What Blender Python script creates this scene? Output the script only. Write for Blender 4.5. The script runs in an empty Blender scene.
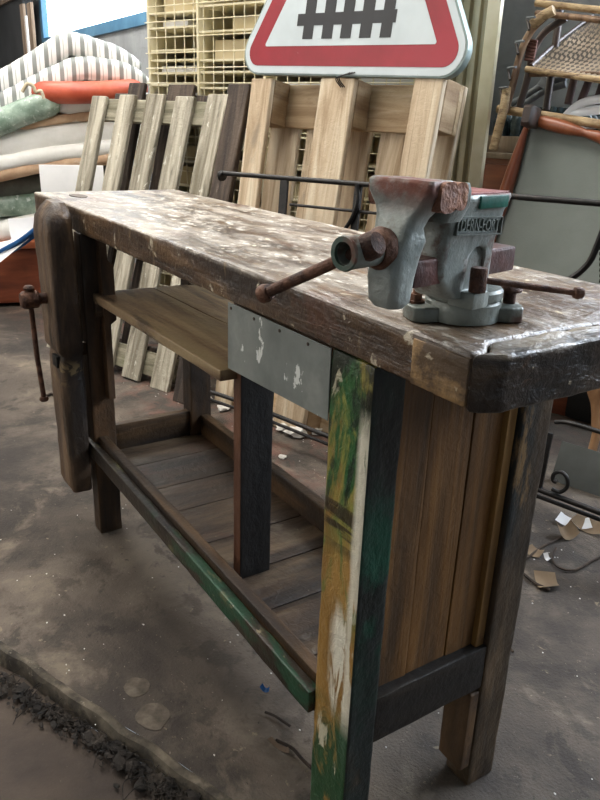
import bpy, bmesh, math, random
from mathutils import Vector, Matrix, noise
random.seed(7)
C = bpy.context.scene.collection
R_ = math.radians
# ------------------------------------------------------------------ camera
FPX = 729.4157
CAM = Vector((.4514, -.5006, 1.0487)); YAW, PIT, ROL = R_(56.534), R_(-20.8083), R_(2.0321)
Fw = Vector((-math.sin(YAW)*math.cos(PIT), math.cos(YAW)*math.cos(PIT), math.sin(PIT)))
Rt = Fw.cross(Vector((0,0,1))).normalized(); Up = Rt.cross(Fw)
R2 = Rt*math.cos(ROL)+Up*math.sin(ROL); U2 = -Rt*math.sin(ROL)+Up*math.cos(ROL)
cd = bpy.data.cameras.new('camera'); cam = bpy.data.objects.new('camera', cd); C.objects.link(cam)
cam.matrix_world = Matrix.Translation(CAM) @ Matrix((R2, U2, -Fw)).transposed().to_4x4()
cd.sensor_fit = 'VERTICAL'; cd.sensor_height = 24; cd.lens = FPX*24/800; cd.clip_start = .02
bpy.context.scene.camera = cam
def ray(px, py): return Fw*FPX + R2*(px-300) - U2*(py-400)
def at(px, py, ax, v):
    d = ray(px, py); i = 'xyz'.index(ax); return CAM + d*((v-CAM[i])/d[i])
class Frame:
    """a place in the room: origin, turned by alpha about z, leaned back by lean; local x along, y into the depth, z up"""
    def __init__(s, o, alpha, lean=0, roll=0):
        s.M = Matrix.Translation(Vector(o)) @ Matrix.Rotation(R_(alpha),4,'Z') @ Matrix.Rotation(R_(-lean),4,'X') @ Matrix.Rotation(R_(roll),4,'Y')
        s.I = s.M.inverted()
    def hit(s, px, py, d=0.):
        o = s.I @ CAM; r = s.I.to_3x3() @ ray(px, py); t = (d-o.y)/r.y; p = o + r*t
        return Vector((p.x, d, p.z))
    def px2m(s, px, py, d=0.): return (s.hit(px+5,py,d)-s.hit(px-5,py,d)).length/10
# ------------------------------------------------------------------ materials
def nd(nt, t, **kw):
    n = nt.nodes.new(t)
    for k, v in kw.items():
        if k == 'ins':
            for a, b in v.items(): n.inputs[a].default_value = b
        else: setattr(n, k, v)
    return n
def rgb(c):
    if isinstance(c, str):
        c = [int(c[i:i+2],16)/255 for i in (0,2,4)]; c = [x/12.92 if x<=.04045 else ((x+.055)/1.055)**2.4 for x in c]
    return (*c, 1)
def mat(name, stops, scale=(8,8,8), nscale=1., rough=.7, bump=.15, layers=(), metal=0., detail=6, warp=0., rand=0., wave=None, emit=None, alpha=None, spec=.5, fine=60, trans=0.):
    """stops: colours of a noise ramp; scale: stretch of object coordinates; layers: (colour, scale3, low, high[, rough][, ranges]) noise masks"""
    m = bpy.data.materials.new(name); m.use_nodes = True; nt = m.node_tree; L = nt.links.new
    b = nt.nodes['Principled BSDF']; tc = nd(nt,'ShaderNodeTexCoord'); oi = nd(nt,'ShaderNodeObjectInfo')
    off = nd(nt,'ShaderNodeVectorMath', operation='SCALE'); L(oi.outputs['Random'], off.inputs['Scale']); off.inputs[0].default_value = (37,53,71)
    add = nd(nt,'ShaderNodeVectorMath', operation='ADD'); L(tc.outputs['Object'], add.inputs[0])
    if rand: L(off.outputs[0], add.inputs[1])
    def noi(sc, seed=0, det=detail, rg=.6, src=None):
        mp = nd(nt,'ShaderNodeMapping'); mp.inputs['Scale'].default_value = sc; mp.inputs['Location'].default_value = (seed*3.7,seed*1.9,seed*5.3)
        L((src or add).outputs[0], mp.inputs[0]); n = nd(nt,'ShaderNodeTexNoise', ins={'Scale':1.,'Detail':det,'Roughness':rg,'Distortion':warp}); L(mp.outputs[0], n.inputs['Vector']); return n.outputs[0]
    base = noi(tuple(a*nscale for a in scale))
    cr = nd(nt,'ShaderNodeValToRGB'); L(base, cr.inputs[0]); e = cr.color_ramp.elements
    k = len(stops)
    if k == 1: stops = [stops[0], stops[0]]; k = 2
    for i, s in enumerate(stops):
        p = .36 + .28*i/(k-1)
        el = e[i] if i < 2 else e.new(p)
        el.position = p; el.color = rgb(s)
    col = cr.outputs[0]
    rv = None
    def mix(f, a, bcol):
        x = nd(nt,'ShaderNodeMix', data_type='RGBA'); L(f, x.inputs[0])
        L(a, x.inputs[6])
        if isinstance(bcol, tuple): x.inputs[7].default_value = bcol
        else: L(bcol, x.inputs[7])
        return x.outputs[2]
    def mr(v, a, b_, c=0., d=1.):
        x = nd(nt,'ShaderNodeMapRange', ins={1:a,2:b_,3:c,4:d}); L(v, x.inputs[0]); return x.outputs[0]
    def mul(a, b_):
        x = nd(nt,'ShaderNodeMath', operation='MULTIPLY'); L(a, x.inputs[0])
        if isinstance(b_, float): x.inputs[1].default_value = b_
        else: L(b_, x.inputs[1])
        return x.outputs[0]
    if wave:   # (axis, period, duty, colour): regular woven or printed stripes
        sp = nd(nt,'ShaderNodeSeparateXYZ'); L(tc.outputs['Object'], sp.inputs[0])
        for ax, per, duty, cc, ph in wave:
            a = nd(nt,'ShaderNodeMath', operation='MULTIPLY_ADD', ins={1:1/per,2:ph+50}); L(sp.outputs[ax], a.inputs[0])
            fr = nd(nt,'ShaderNodeMath', operation='FRACT'); L(a.outputs[0], fr.inputs[0])
            g = nd(nt,'ShaderNodeMath', operation='LESS_THAN', ins={1:duty}); L(fr.outputs[0], g.inputs[0])
            col = mix(g.outputs[0], col, rgb(cc))
    rr = rough
    rsock = None
    sp2 = nd(nt,'ShaderNodeSeparateXYZ'); L(tc.outputs['Object'], sp2.inputs[0])
    for i, l in enumerate(layers):
        c, sc, lo, hi = l[:4]; ex = l[4] if len(l) > 4 else {}
        f = mr(noi(sc, i+1, det=ex.get('det',7), rg=ex.get('rg',.65)), lo, hi)
        for (ax, a, b_) in ex.get('rng', ()):          # the layer's own extent on the thing
            f = mul(f, mr(sp2.outputs[ax], a, b_))
        if 'str' in ex: f = mul(f, float(ex['str']))
        col = mix(f, col, rgb(c))
        if 'rough' in ex:
            x = nd(nt,'ShaderNodeMix', data_type='FLOAT'); L(f, x.inputs[0]); x.inputs[3].default_value = ex['rough']
            if rsock: L(rsock, x.inputs[2])
            else: x.inputs[2].default_value = rr
            rsock = x.outputs[0]
    if rand:
        hs = nd(nt,'ShaderNodeHueSaturation'); L(mr(oi.outputs['Random'],0,1,1-rand,1+rand), hs.inputs['Value']); L(col, hs.inputs['Color']); col = hs.outputs[0]
    L(col, b.inputs['Base Color'])
    if rsock: L(rsock, b.inputs['Roughness'])
    else: b.inputs['Roughness'].default_value = rough
    b.inputs['Metallic'].default_value = metal; b.inputs['Specular IOR Level'].default_value = spec
    if trans: b.inputs['Transmission Weight'].default_value = trans
    if alpha is not None: b.inputs['Alpha'].default_value = alpha
    if bump:
        bp = nd(nt,'ShaderNodeBump', ins={'Strength':min(1,bump*2),'Distance':.006})
        mm = nd(nt,'ShaderNodeMath', operation='ADD'); L(base, mm.inputs[0]); L(mul(noi((fine,)*3, 9, det=4), .5), mm.inputs[1])
        L(mm.outputs[0], bp.inputs['Height']); L(bp.outputs[0], b.inputs['Normal'])
    if emit: b.inputs['Emission Color'].default_value = rgb(emit[0]); b.inputs['Emission Strength'].default_value = emit[1]
    return m
# ------------------------------------------------------------------ objects
def obj(name, bm, m, parent=None, local=False, sharp=38):
    bm.normal_update()
    for e in bm.edges:
        if len(e.link_faces) == 2: e.smooth = e.calc_face_angle(9) < R_(sharp)
    for f in bm.faces: f.smooth = True
    me = bpy.data.meshes.new(name)
    if parent is not None and not local: bmesh.ops.transform(bm, matrix=world(parent).inverted(), verts=bm.verts)
    bm.to_mesh(me); bm.free()
    o = bpy.data.objects.new(name, me); C.objects.link(o)
    if m: me.materials.append(m)
    if parent is not None: o.parent = parent
    return o
def world(o):
    m = o.matrix_basis.copy()
    while o.parent: o = o.parent; m = o.matrix_basis @ m
    return m
def tag(o, label=None, cat=None, group=None, kind=None):
    for k, v in (('label',label),('category',cat),('group',group),('kind',kind)):
        if v: o[k] = v
    return o
def thing(name, label, cat, M=None, group=None):
    o = bpy.data.objects.new(name, None); C.objects.link(o); o.empty_display_size = .05
    if M is not None: o.matrix_basis = M if isinstance(M, Matrix) else Matrix.Translation(Vector(M))
    return tag(o, label, cat, group)
def single(name, bm, m, label, cat, M=None, group=None, kind=None):
    """a thing that is one mesh; bm in world coordinates, origin moved to M"""
    if M is None:
        c = sum((v.co for v in bm.verts), Vector())/len(bm.verts); c.z = min(v.co.z for v in bm.verts); M = Matrix.Translation(c)
    bmesh.ops.transform(bm, matrix=M.inverted(), verts=bm.verts)
    o = obj(name, bm, m); o.matrix_basis = M; return tag(o, label, cat, group, kind)
def struct(name, bm, m): return tag(obj(name, bm, m), kind='structure')
def BM(): return bmesh.new()
def box(bm, a, b, bev=0, M=None, seg=2):
    """box between corners a and b"""
    t = bmesh.new(); bmesh.ops.create_cube(t, size=1)
    s = [b[i]-a[i] for i in range(3)]; c = [(a[i]+b[i])/2 for i in range(3)]
    for v in t.verts: v.co = Vector([v.co[i]*s[i]+c[i] for i in range(3)])
    if bev: bmesh.ops.bevel(t, geom=t.edges[:], offset=min(bev, min(abs(x) for x in s)*.45), segments=seg, affect='EDGES', profile=.6)
    if M is not None: bmesh.ops.transform(t, matrix=M, verts=t.verts)
    merge(bm, t); return bm
def merge(bm, t):
    me = bpy.data.meshes.new('t'); t.to_mesh(me); t.free(); bm.from_mesh(me); bpy.data.meshes.remove(me)
def xf(bm, M): bmesh.ops.transform(bm, matrix=M, verts=bm.verts); return bm
def loft(bm, rings, cap=True):
    vs = [[bm.verts.new(p) for p in r] for r in rings]; n = len(rings[0])
    for a, b in zip(vs, vs[1:]):
        for i in range(n): bm.faces.new((a[i], a[(i+1)%n], b[(i+1)%n], b[i]))
    if cap: bm.faces.new(vs[0][::-1]); bm.faces.new(vs[-1])
    bmesh.ops.recalc_face_normals(bm, faces=bm.faces); return bm
def rrect(w, h, r, n=4, cx=0, cy=0):
    """rounded rectangle outline, half sizes w, h"""
    r = min(r, w*.999, h*.999); out = []
    for sx, sy, a0 in ((1,1,0),(-1,1,90),(-1,-1,180),(1,-1,270)):
        for i in range(n+1):
            a = R_(a0+90*i/n); out.append((cx+sx*(w-r)+r*math.cos(a), cy+sy*(h-r)+r*math.sin(a)))
    return out
def smooth_path(pts, k=6):
    pts = [Vector(p) for p in pts]
    if len(pts) < 3: return pts
    q = [pts[0]*2-pts[1]] + pts + [pts[-1]*2-pts[-2]]; out = []
    for i in range(1, len(q)-2):
        a, b, c, d = q[i-1:i+3]
        for j in range(k):
            t = j/k; out.append(.5*((2*b)+(c-a)*t+(2*a-5*b+4*c-d)*t*t+(3*b-a-3*c+d)*t**3))
    out.append(pts[-1]); return out
def tube(bm, pts, r, n=10, smooth=False, flat=1., upv=None):
    """round (or flattened) bar along points; r a number or one per point"""
    if smooth:
        k = 6; m = len(pts)
        if not isinstance(r, (int,float)): r = [r[min(i//k, m-1)]*(1-(i%k)/k)+r[min(i//k+1, m-1)]*((i%k)/k) for i in range((m-1)*k+1)]
        pts = smooth_path(pts, k)
    pts = [Vector(p) for p in pts]; m = len(pts)
    if isinstance(r, (int,float)): r = [r]*m
    rings = []; pu = None
    for i, p in enumerate(pts):
        d = (pts[min(i+1,m-1)]-pts[max(i-1,0)]).normalized()
        if pu is None:
            pu = Vector(upv) if upv else (Vector((0,0,1)) if abs(d.z) < .9 else Vector((1,0,0)))
        u = (pu - d*pu.dot(d)).normalized(); w = d.cross(u); pu = u
        rings.append([p + u*r[i]*math.cos(2*math.pi*j/n) + w*r[i]*flat*math.sin(2*math.pi*j/n) for j in range(n)])
    t = bmesh.new(); loft(t, rings); merge(bm, t); return bm
def lathe(bm, prof, M, n=24):
    """prof: (radius, height) pairs about local z"""
    t = bmesh.new(); loft(t, [[M @ Vector((r*math.cos(2*math.pi*j/n), r*math.sin(2*math.pi*j/n), h)) for j in range(n)] for r, h in prof]); merge(bm, t); return bm
def axisM(p, d):
    d = Vector(d).normalized(); return Matrix.Translation(Vector(p)) @ d.to_track_quat('Z','Y').to_matrix().to_4x4()
def prism(bm, poly, z0, z1, bev=0, M=None, seg=3):
    """plan outline (x, y) raised from z0 to z1"""
    t = bmesh.new(); a = [t.verts.new((x,y,z0)) for x,y in poly]; b = [t.verts.new((x,y,z1)) for x,y in poly]; n = len(poly)
    t.faces.new(a[::-1]); t.faces.new(b)
    for i in range(n): t.faces.new((a[i],a[(i+1)%n],b[(i+1)%n],b[i]))
    bmesh.ops.recalc_face_normals(t, faces=t.faces)
    if bev: bmesh.ops.bevel(t, geom=t.edges[:], offset=bev, segments=seg, affect='EDGES', profile=.6)
    if M is not None: xf(t, M)
    merge(bm, t); return bm
def rough(bm, amp, freq, maxlen=.03, seed=0, passes=5):
    """worn, dented surface"""
    bmesh.ops.triangulate(bm, faces=bm.faces)
    for _ in range(passes):
        es = [e for e in bm.edges if e.calc_length() > maxlen]
        if not es or len(bm.faces) > 60000: break
        bmesh.ops.subdivide_edges(bm, edges=es, cuts=1); bmesh.ops.triangulate(bm, faces=[f for f in bm.faces if len(f.verts) > 3])
    bm.normal_update()
    mv = [(v, v.normal*amp*(noise.noise(v.co*freq+Vector((seed,seed*2,0)))+.5*noise.noise(v.co*freq*3.1))) for v in bm.verts]
    for v, d in mv: v.co += d
    return bm
def blob(bm, c, s, seed=0, sub=2, amp=.35):
    t = bmesh.new(); bmesh.ops.create_icosphere(t, subdivisions=sub, radius=1)
    for v in t.verts:
        k = 1+amp*noise.noise(v.co*1.7+Vector((seed*3.1,seed,0))); v.co = Vector((v.co.x*s[0]*k, v.co.y*s[1]*k, v.co.z*s[2]*k))+Vector(c)
    merge(bm, t); return bm

# ------------------------------------------------------------------ palette
DW = mat('dark_bench_wood', ['1a110a','35230f','563c22'], (18,18,2.5), rough=.55, bump=.4, warp=.4, layers=[('5a4a38',(22,22,4),.62,.75,{'str':.5}),('0c0a09',(5,5,3),.55,.7,{'str':.7})])
DWX = mat('dark_bench_wood_lengthwise', ['1b110a','39260f','5f4529'], (2,20,20), rough=.55, bump=.4, warp=.4, layers=[('6a5a46',(3,25,25),.6,.75,{'str':.5}),('0d0b0a',(4,6,6),.55,.7,{'str':.7})])
DWY = mat('dark_bench_wood_crosswise', ['1b110a','38260f','5a4126'], (20,2,20), rough=.55, bump=.4, warp=.4, layers=[('6a5a46',(25,3,25),.62,.78,{'str':.4}),('0d0b0a',(4,4,4),.55,.7,{'str':.7})])
TOP = mat('worn_worktop', ['281b12','4b3520','73583c'], (3,30,30), rough=.28, bump=.8, warp=.3, spec=.8, detail=10, layers=[
    ('241a13',(3.5,6,6),.5,.62,{'str':.75}),
    ('8f8373',(4,9,9),.42,.62,{'str':.75,'rough':.5,'rng':[(2,.840,.8485),(0,.1,-.35)]}),
    ('b3aa9c',(9,26,26),.47,.60,{'str':.7,'rough':.6,'rng':[(2,.842,.8485),(0,.1,-.5)]}),
    ('d9d2c6',(26,50,50),.56,.62,{'str':.8,'rough':.6,'rng':[(2,.842,.8485),(0,.3,-.4)]}),
    ('54301f',(5,9,9),.60,.66,{'str':.6}),
    ('3a281c',(2.2,5,5),.53,.62,{'str':.55,'rng':[(2,.842,.8485)]}),
    ('c9bda6',(40,60,34),.62,.66,{'str':.9}),
    ('8f7a5c',(34,20,8),.62,.67,{'str':.7}),
    ('d8ceb4',(9,9,16),.68,.70,{'str':.9}),
    ('181210',(40,60,60),.66,.70,{'str':.8})])
TOPEND = mat('worktop_end_grain', ['1a1410','32271e','4c3d2e'], (22,5,22), rough=.34, bump=.6, warp=.4, detail=9, layers=[('6b4a2e',(14,10,14),.58,.64,{'str':.7}),('0a0908',(9,9,9),.52,.62,{'str':.6}),('9b8e7c',(16,12,16),.42,.56,{'str':.75,'rng':[(2,.842,.8475)]}),('a89a84',(60,60,60),.66,.69,{'str':.8}),('c2b497',(70,30,12),.68,.71,{'str':.8})])  # pale layer on top: whitish scuffs plus window reflection put into the colour
BLOND = mat('worktop_patch_wood', ['8a6a42','a38155','b8976a'], (3,22,22), rough=.5, bump=.3, layers=[('33241a',(14,16,16),.42,.56,{'str':.85}),('d8cbb0',(30,40,40),.66,.7,{'str':.6})])
SHELFW = mat('midshelf_board_wood', ['5c4835','7c664c','94805f'], (2,20,20), rough=.5, bump=.35, warp=.5, layers=[('2b2018',(1.6,9,9),.52,.6,{'str':.8}),('9a8a72',(8,16,16),.6,.75,{'str':.4})])
PLANK = mat('shelf_plank_wood', ['1c1510','382b20','5a4a38'], (16,2,16), rough=.5, bump=.4, warp=.4, layers=[('7b7263',(9,6,9),.58,.72,{'str':.5}),('4a2c1e',(5,5,5),.58,.68,{'str':.6}),('0e0c0a',(4,4,4),.56,.68,{'str':.7}),('b5ab98',(45,45,45),.7,.73,{'str':.7})], rand=.15)
PANEL = mat('varnished_end_panel_wood', ['3f2c18','593d1f','734f27'], (30,30,2.), rough=.5, bump=.3, warp=.5, layers=[('6e4c22',(10,10,2),.56,.72,{'str':.6}),('1c150c',(6,6,2),.54,.68,{'str':.7}),('060606',(9,9,5),.3,.5,{'rng':[(2,.46,.3),(1,.2,.3)],'str':.85}),('8d8266',(30,30,5),.68,.72,{'str':.4})], rand=.08)
PLEG = mat('painted_leg', ['7a5a2c','9c7840','b58f50'], (10,10,2.5), rough=.36, bump=.45, warp=.6, layers=[
    ('8c8f45',(9,9,5),.42,.56,{'rng':[(2,.5,.58)],'str':.9}),
    ('1f5a30',(18,18,6),.42,.5,{'rng':[(2,.52,.62)],'str':.95}),
    ('3f7038',(14,14,8),.50,.57,{'rng':[(2,.40,.46),(2,.6,.54)],'str':.85}),
    ('10241a',(24,24,7),.49,.56,{'rng':[(2,.5,.6)],'str':.9}),
    ('14110d',(18,18,14),.40,.5,{'rng':[(2,.715,.75)],'str':.9}),
    ('2c2116',(5,5,55),.49,.56,{'rng':[(2,.52,.545),(2,.61,.59)],'str':.9}),
    ('b9b39a',(40,40,14),.60,.64,{'rng':[(2,.64,.7)],'str':.8}),
    ('e0dac6',(50,50,7),.44,.50,{'rng':[(0,-.179,-.170),(2,.74,.7)],'str':.9}),
    ('e4dfcc',(40,40,7),.48,.53,{'rng':[(0,-.214,-.196),(2,.46,.42),(2,.25,.29)],'str':.95}),
    ('164a30',(16,16,8),.38,.46,{'rng':[(2,.29,.24)],'str':.95}),
    ('cfc7ad',(30,30,6),.60,.63,{'rng':[(2,.30,.22)],'str':.9})])
PLEGS = mat('painted_leg_shaded_side', ['0c1110','161d1c','202826'], (16,16,4), rough=.38, bump=.4, layers=[  # end face's shade put into the near-black base; green patches are paint
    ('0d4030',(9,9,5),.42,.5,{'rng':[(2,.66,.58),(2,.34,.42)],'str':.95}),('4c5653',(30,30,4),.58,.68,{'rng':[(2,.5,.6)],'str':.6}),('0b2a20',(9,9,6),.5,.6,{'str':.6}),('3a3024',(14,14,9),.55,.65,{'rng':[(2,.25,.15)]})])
GRAIL = mat('green_painted_rail', ['1c1611','2d251c','3c3328'], (3,16,16), rough=.42, bump=.4, layers=[
    ('244a34',(6,24,16),.48,.54,{'rng':[(0,-.95,-.6)],'str':.95}),('6d6b4c',(9,30,22),.58,.64,{'str':.7}),('a79a7a',(26,50,40),.66,.7,{'str':.7}),('0e0c0a',(6,12,12),.56,.66,{'str':.8})])
ZINC = mat('grey_zinc_sheet', ['6f7471','7f8480','8c908b'], (7,7,7), rough=.55, bump=.05, metal=.25, layers=[('a5a8a2',(9,9,9),.55,.7,{'str':.5}),('e3e6e2',(22,22,12),.655,.67,{'str':.95}),('3c3e3c',(60,60,60),.74,.76,{'str':.8}),('5a4f40',(6,6,10),.62,.74,{'str':.5})])
CAST = mat('grey_green_cast_iron', ['666d69','7e8581','969c97'], (16,16,16), rough=.36, bump=.25, metal=.25, spec=.6, layers=[('8e948e',(24,24,24),.56,.66,{'str':.5}),('5a3a2c',(13,13,13),.57,.64,{'str':.75,'rough':.7}),('6e3423',(16,16,16),.42,.56,{'rng':[(2,.122,.146)],'str':.85,'rough':.75}),('d5d8d4',(60,60,60),.7,.73,{'str':.7}),('23302b',(9,9,9),.6,.7,{'str':.6})])
CASTD = mat('dirty_cast_iron', ['555b56','6e746e','858a83'], (16,16,16), rough=.42, bump=.25, metal=.2, layers=[('5a3a2c',(11,11,18),.54,.62,{'str':.8,'rough':.75}),('98866a',(12,12,12),.6,.7,{'str':.6}),('1f2523',(9,9,9),.58,.68,{'str':.6})])
RUST = mat('rusty_iron', ['35211a','583a2b','7b5743'], (40,40,40), rough=.7, bump=.5, metal=.2, layers=[('8d5f49',(60,60,60),.6,.7,{'str':.6}),('221612',(30,30,30),.58,.68,{'str':.6})])
RUSTR = mat('orange_rusted_jaw_plate', ['64402f','855841','a67655'], (40,40,40), rough=.6, bump=.5, metal=.2, layers=[('9aa09b',(30,30,30),.62,.68,{'str':.7}),('3a1d16',(30,30,30),.56,.66,{'str':.7})])
STEEL = mat('dark_worn_steel', ['2a2422','3a3230','4a403c'], (20,20,20), rough=.45, bump=.2, metal=.5, layers=[('5c3526',(16,16,16),.54,.64,{'str':.7})])
GREENP = mat('green_paint', ['0d4a3c','10584a','18655a'], (30,30,30), rough=.35, bump=.1, layers=[('3a3a34',(40,40,40),.62,.68)])
REDTOP = mat('rust_pink_anvil_top', ['7a4340','8e5552','a36a66'], (30,30,30), rough=.45, bump=.2, metal=.2)
BLACKI = mat('black_wrought_iron', ['0b0a0a','161413','221d1b'], (20,20,20), rough=.45, bump=.25, metal=.3, layers=[('3a2922',(30,30,30),.62,.7,{'str':.5})])
GREYP = mat('weathered_grey_pallet_wood', ['6f6857','979080','bdb6a4'], (26,26,2.2), rough=.8, bump=.6, warp=.6, rand=.1, layers=[('4a4438',(18,18,3),.56,.66,{'str':.75}),('6f7355',(5,5,3),.56,.7,{'str':.45}),('d9d6c8',(38,38,14),.62,.67,{'str':.75}),('26221c',(60,60,30),.68,.71,{'str':.9})])
GREYPX = mat('weathered_grey_pallet_wood_crosswise', ['5f5a48','7a7562','938d7a'], (2.2,26,26), rough=.8, bump=.6, warp=.6, rand=.1, layers=[('3f3a30',(3,18,18),.56,.66,{'str':.7}),('6f7355',(5,5,5),.56,.7,{'str':.5})])
BROWNP = mat('dark_brown_pallet_wood', ['241c17','3d322a','574a3f'], (26,26,2.2), rough=.8, bump=.6, warp=.6, rand=.15, layers=[('7a6e62',(30,30,5),.6,.68,{'str':.5}),('120e0c',(50,50,30),.66,.7,{'str':.9})])
NEWP = mat('fresh_pine_pallet_wood', ['a89072','cab598','e0d2b8'], (20,20,1.8), rough=.7, bump=.3, warp=.9, rand=.08, layers=[('8d7355',(40,40,1.4),.56,.64,{'str':.45}),('8b8375',(5,5,2.4),.58,.68,{'str':.5}),('3b2c22',(45,45,12),.7,.73,{'str':.85}),('8c6f50',(8,8,3),.6,.7,{'str':.4})])
NEWPX = mat('fresh_pine_pallet_wood_crosswise', ['a88c69','c4a985','d6c0a0'], (1.8,20,20), rough=.7, bump=.3, warp=.9, rand=.08, layers=[('97754e',(2,34,34),.57,.66,{'str':.5}),('8f6d4a',(4,10,10),.6,.7,{'str':.5})])
NEWPY = mat('pallet_block_wood', ['84694c','9f8565','b29a7a'], (22,2,22), rough=.75, bump=.3, rand=.08, layers=[('5a4330',(20,6,20),.58,.7,{'str':.5})])
CREAM = mat('cream_enamel', ['d4caa6','e0d7b8','eae3ca'], (6,6,6), rough=.4, bump=.05, layers=[('8f8052',(18,18,18),.64,.72,{'str':.4})])
CREAMM = mat('cream_lacquered_metal', ['a59c80','b3ab90','beb79e'], (4,4,.6), rough=.25, bump=.03, metal=.35, layers=[('dcd8c6',(30,30,.8),.55,.7,{'str':.5})])
CARD = mat('brown_card', ['7d6b56','927d64','a38e75'], (6,6,6), rough=.85, bump=.05)
BEIGE = mat('beige_card_boxes', ['a89871','b8a985','c4b696'], (3,3,3), rough=.8, bump=.05, rand=.15)
SIGNW = mat('sign_white_film', ['b9c3c6','c3cdd0','cad3d5'], (3,3,3), rough=.3, bump=0, layers=[('8c9696',(30,30,30),.68,.72,{'str':.5})])
SIGNR = mat('sign_red_film', ['820f1e','8f1425','9a1a2c'], (4,4,4), rough=.35, bump=0, layers=[('d7a7a8',(60,60,60),.7,.73,{'str':.6})])
SIGNB = mat('sign_black_film', ['16181b','1b1d21','202327'], (4,4,4), rough=.35, bump=0)
SIGNG = mat('sign_grey_rim', ['7f8f8c','8b9a97','97a5a1'], (6,6,6), rough=.45, bump=.05, metal=.3, layers=[('3f4a48',(20,20,20),.66,.72,{'str':.6})])
WALL = mat('grey_block_wall', ['7b7e80','8c8f91','9da0a1'], (2.5,2.5,2.5), rough=.9, bump=.3, layers=[('3a3c3e',(1.5,1.5,6),.55,.7,{'str':.5})])
BLUEF = mat('blue_window_frame_paint', ['4f7c9c','5b88a8','6a96b4'], (5,5,5), rough=.4, bump=.03)
SKY = mat('daylit_pane', ['ffffff'], bump=0, emit=('dcecf7', 5.))
SKYW = mat('daylit_rear_pane', ['ffffff'], bump=0, emit=('e2ecf8', 26.))
SKYF = mat('daylit_front_pane', ['ffffff'], bump=0, emit=('fff4e6', 1.8))
SKYR1 = mat('front_skylight_pane', ['ffffff'], bump=0, emit=('fff6ea', 5.5))
SKYR2 = mat('rear_skylight_pane', ['ffffff'], bump=0, emit=('fffaf2', 9.5))
FLOOR = mat('stained_concrete', ['352e29','51483f','6c6155'], (2.2,2.2,2.2), rough=.8, bump=.6, warp=.4, fine=160, detail=9, layers=[
    ('231d19',(2.3,2.3,2.3),.49,.6,{'str':.75}),('2b2521',(14,14,14),.54,.62,{'str':.5}),('8a7d6c',(5,5,5),.57,.68,{'str':.5}),
    ('66463a',(9,9,9),.46,.62,{'rng':[(1,.26,.5),(0,-.9,-1.4)],'str':.8}),
    ('a79b8a',(150,150,150),.66,.71,{'str':.6}),('171412',(80,80,80),.64,.7,{'str':.7}),('241e1a',(6,6,6),.60,.64,{'str':.6}),('94876f',(30,30,30),.66,.7,{'str':.5})])
DIRTF = mat('brown_trodden_floor', ['332b26','443a32','52473c'], (2.5,2.5,2.5), rough=.9, bump=.6, layers=[('1f1a17',(4,4,4),.55,.65,{'str':.7}),('8a8074',(90,90,90),.7,.73,{'str':.5})])
KERB = mat('worn_kerb_cement', ['3b352c','50493e','6b6254'], (20,20,20), rough=.9, bump=.8, layers=[('28231d',(12,12,12),.46,.56,{'str':.85}),('a79f8f',(40,40,40),.64,.7,{'str':.6})])
LITTER = mat('dark_rubble', ['14110f','231e1a','352e27'], (20,20,20), rough=.95, bump=.8, layers=[('5b5348',(60,60,60),.64,.7,{'str':.6})])
PATCH = mat('dried_cement', ['443d35','574f45','6a6155'], (30,30,30), rough=.9, bump=.3)
PLASTER = mat('white_plaster', ['b9b4ac','cfcbc4','dedbd5'], (12,12,12), rough=.9, bump=.3)
STRIPE = mat('grey_striped_ticking', ['e3e2de','ecebe8','f4f3f1'], (3,3,3), rough=.9, bump=.1, wave=[(0,.062,.36,'8f928f',0),(0,.062,.06,'b5b7b4',.42)])
ORANGE = mat('orange_plastic', ['a8452e','bb543a','c8634a'], (5,5,5), rough=.45, bump=.05, layers=[('d98e76',(8,8,8),.6,.75,{'str':.4})])
ROPE = mat('pale_rope', ['a89a80','bdb096','cdc2aa'], (40,40,40), rough=.9, bump=.4)
BUBBLE = mat('green_bubble_wrap', ['6f8474','86998a','a2b3a4'], (14,14,14), rough=.22, bump=.6, fine=30, layers=[('d5dfd6',(40,16,40),.58,.64,{'str':.7})])
WHITEP = mat('white_wrapping', ['dcdad4','e8e6e1','f2f0ec'], (4,4,4), rough=.5, bump=.2, layers=[('b9b5ac',(5,5,5),.58,.7,{'str':.4})])
BROWNEDGE = mat('brown_padding', ['a8866a','bf9d7f','d0b294'], (6,6,6), rough=.8, bump=.2, layers=[('e8e2d8',(12,12,12),.58,.66,{'str':.8})])
GREYM = mat('grey_felt', ['54564f','62645c','6e7068'], (8,8,8), rough=.95, bump=.2)
PAPER = mat('white_paper', ['e2e4e6','ececee','f3f3f4'], (3,3,3), rough=.7, bump=.03)
BLUET = mat('blue_sheet', ['1f4f86','2a649f','4480b8'], (8,8,8), rough=.4, bump=.1)
REDBOX = mat('red_brown_varnished_board', ['62301f','7b4029','935436'], (2,12,12), rough=.4, bump=.1, layers=[('3e1c14',(4,4,4),.58,.7,{'str':.5})])
REDRIM = mat('orange_brown_wood_rim', ['9a5636','ad6644','bf7855'], (2,14,14), rough=.4, bump=.1)
TURNED = mat('turned_red_brown_wood', ['6b3720','854a2e','9c5d3e'], (12,12,3), rough=.3, bump=.05, layers=[('3e2015',(10,10,4),.6,.7,{'str':.5})])
TANW = mat('pale_turned_wood', ['7d5a40','97714f','b08a64'], (12,12,3), rough=.4, bump=.05)
DGREY = mat('dull_grey_board', ['454846','525553','5f6260'], (3,3,3), rough=.8, bump=.05)
CANVAS = mat('grey_green_cloth', ['7b817b','868c86','8f958f'], (1.5,1.5,1.5), rough=.85, bump=.1, fine=200, layers=[('6c726c',(2,2,2),.56,.75,{'str':.5}),('5b5a52',(22,22,22),.7,.74,{'str':.6})])
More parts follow.
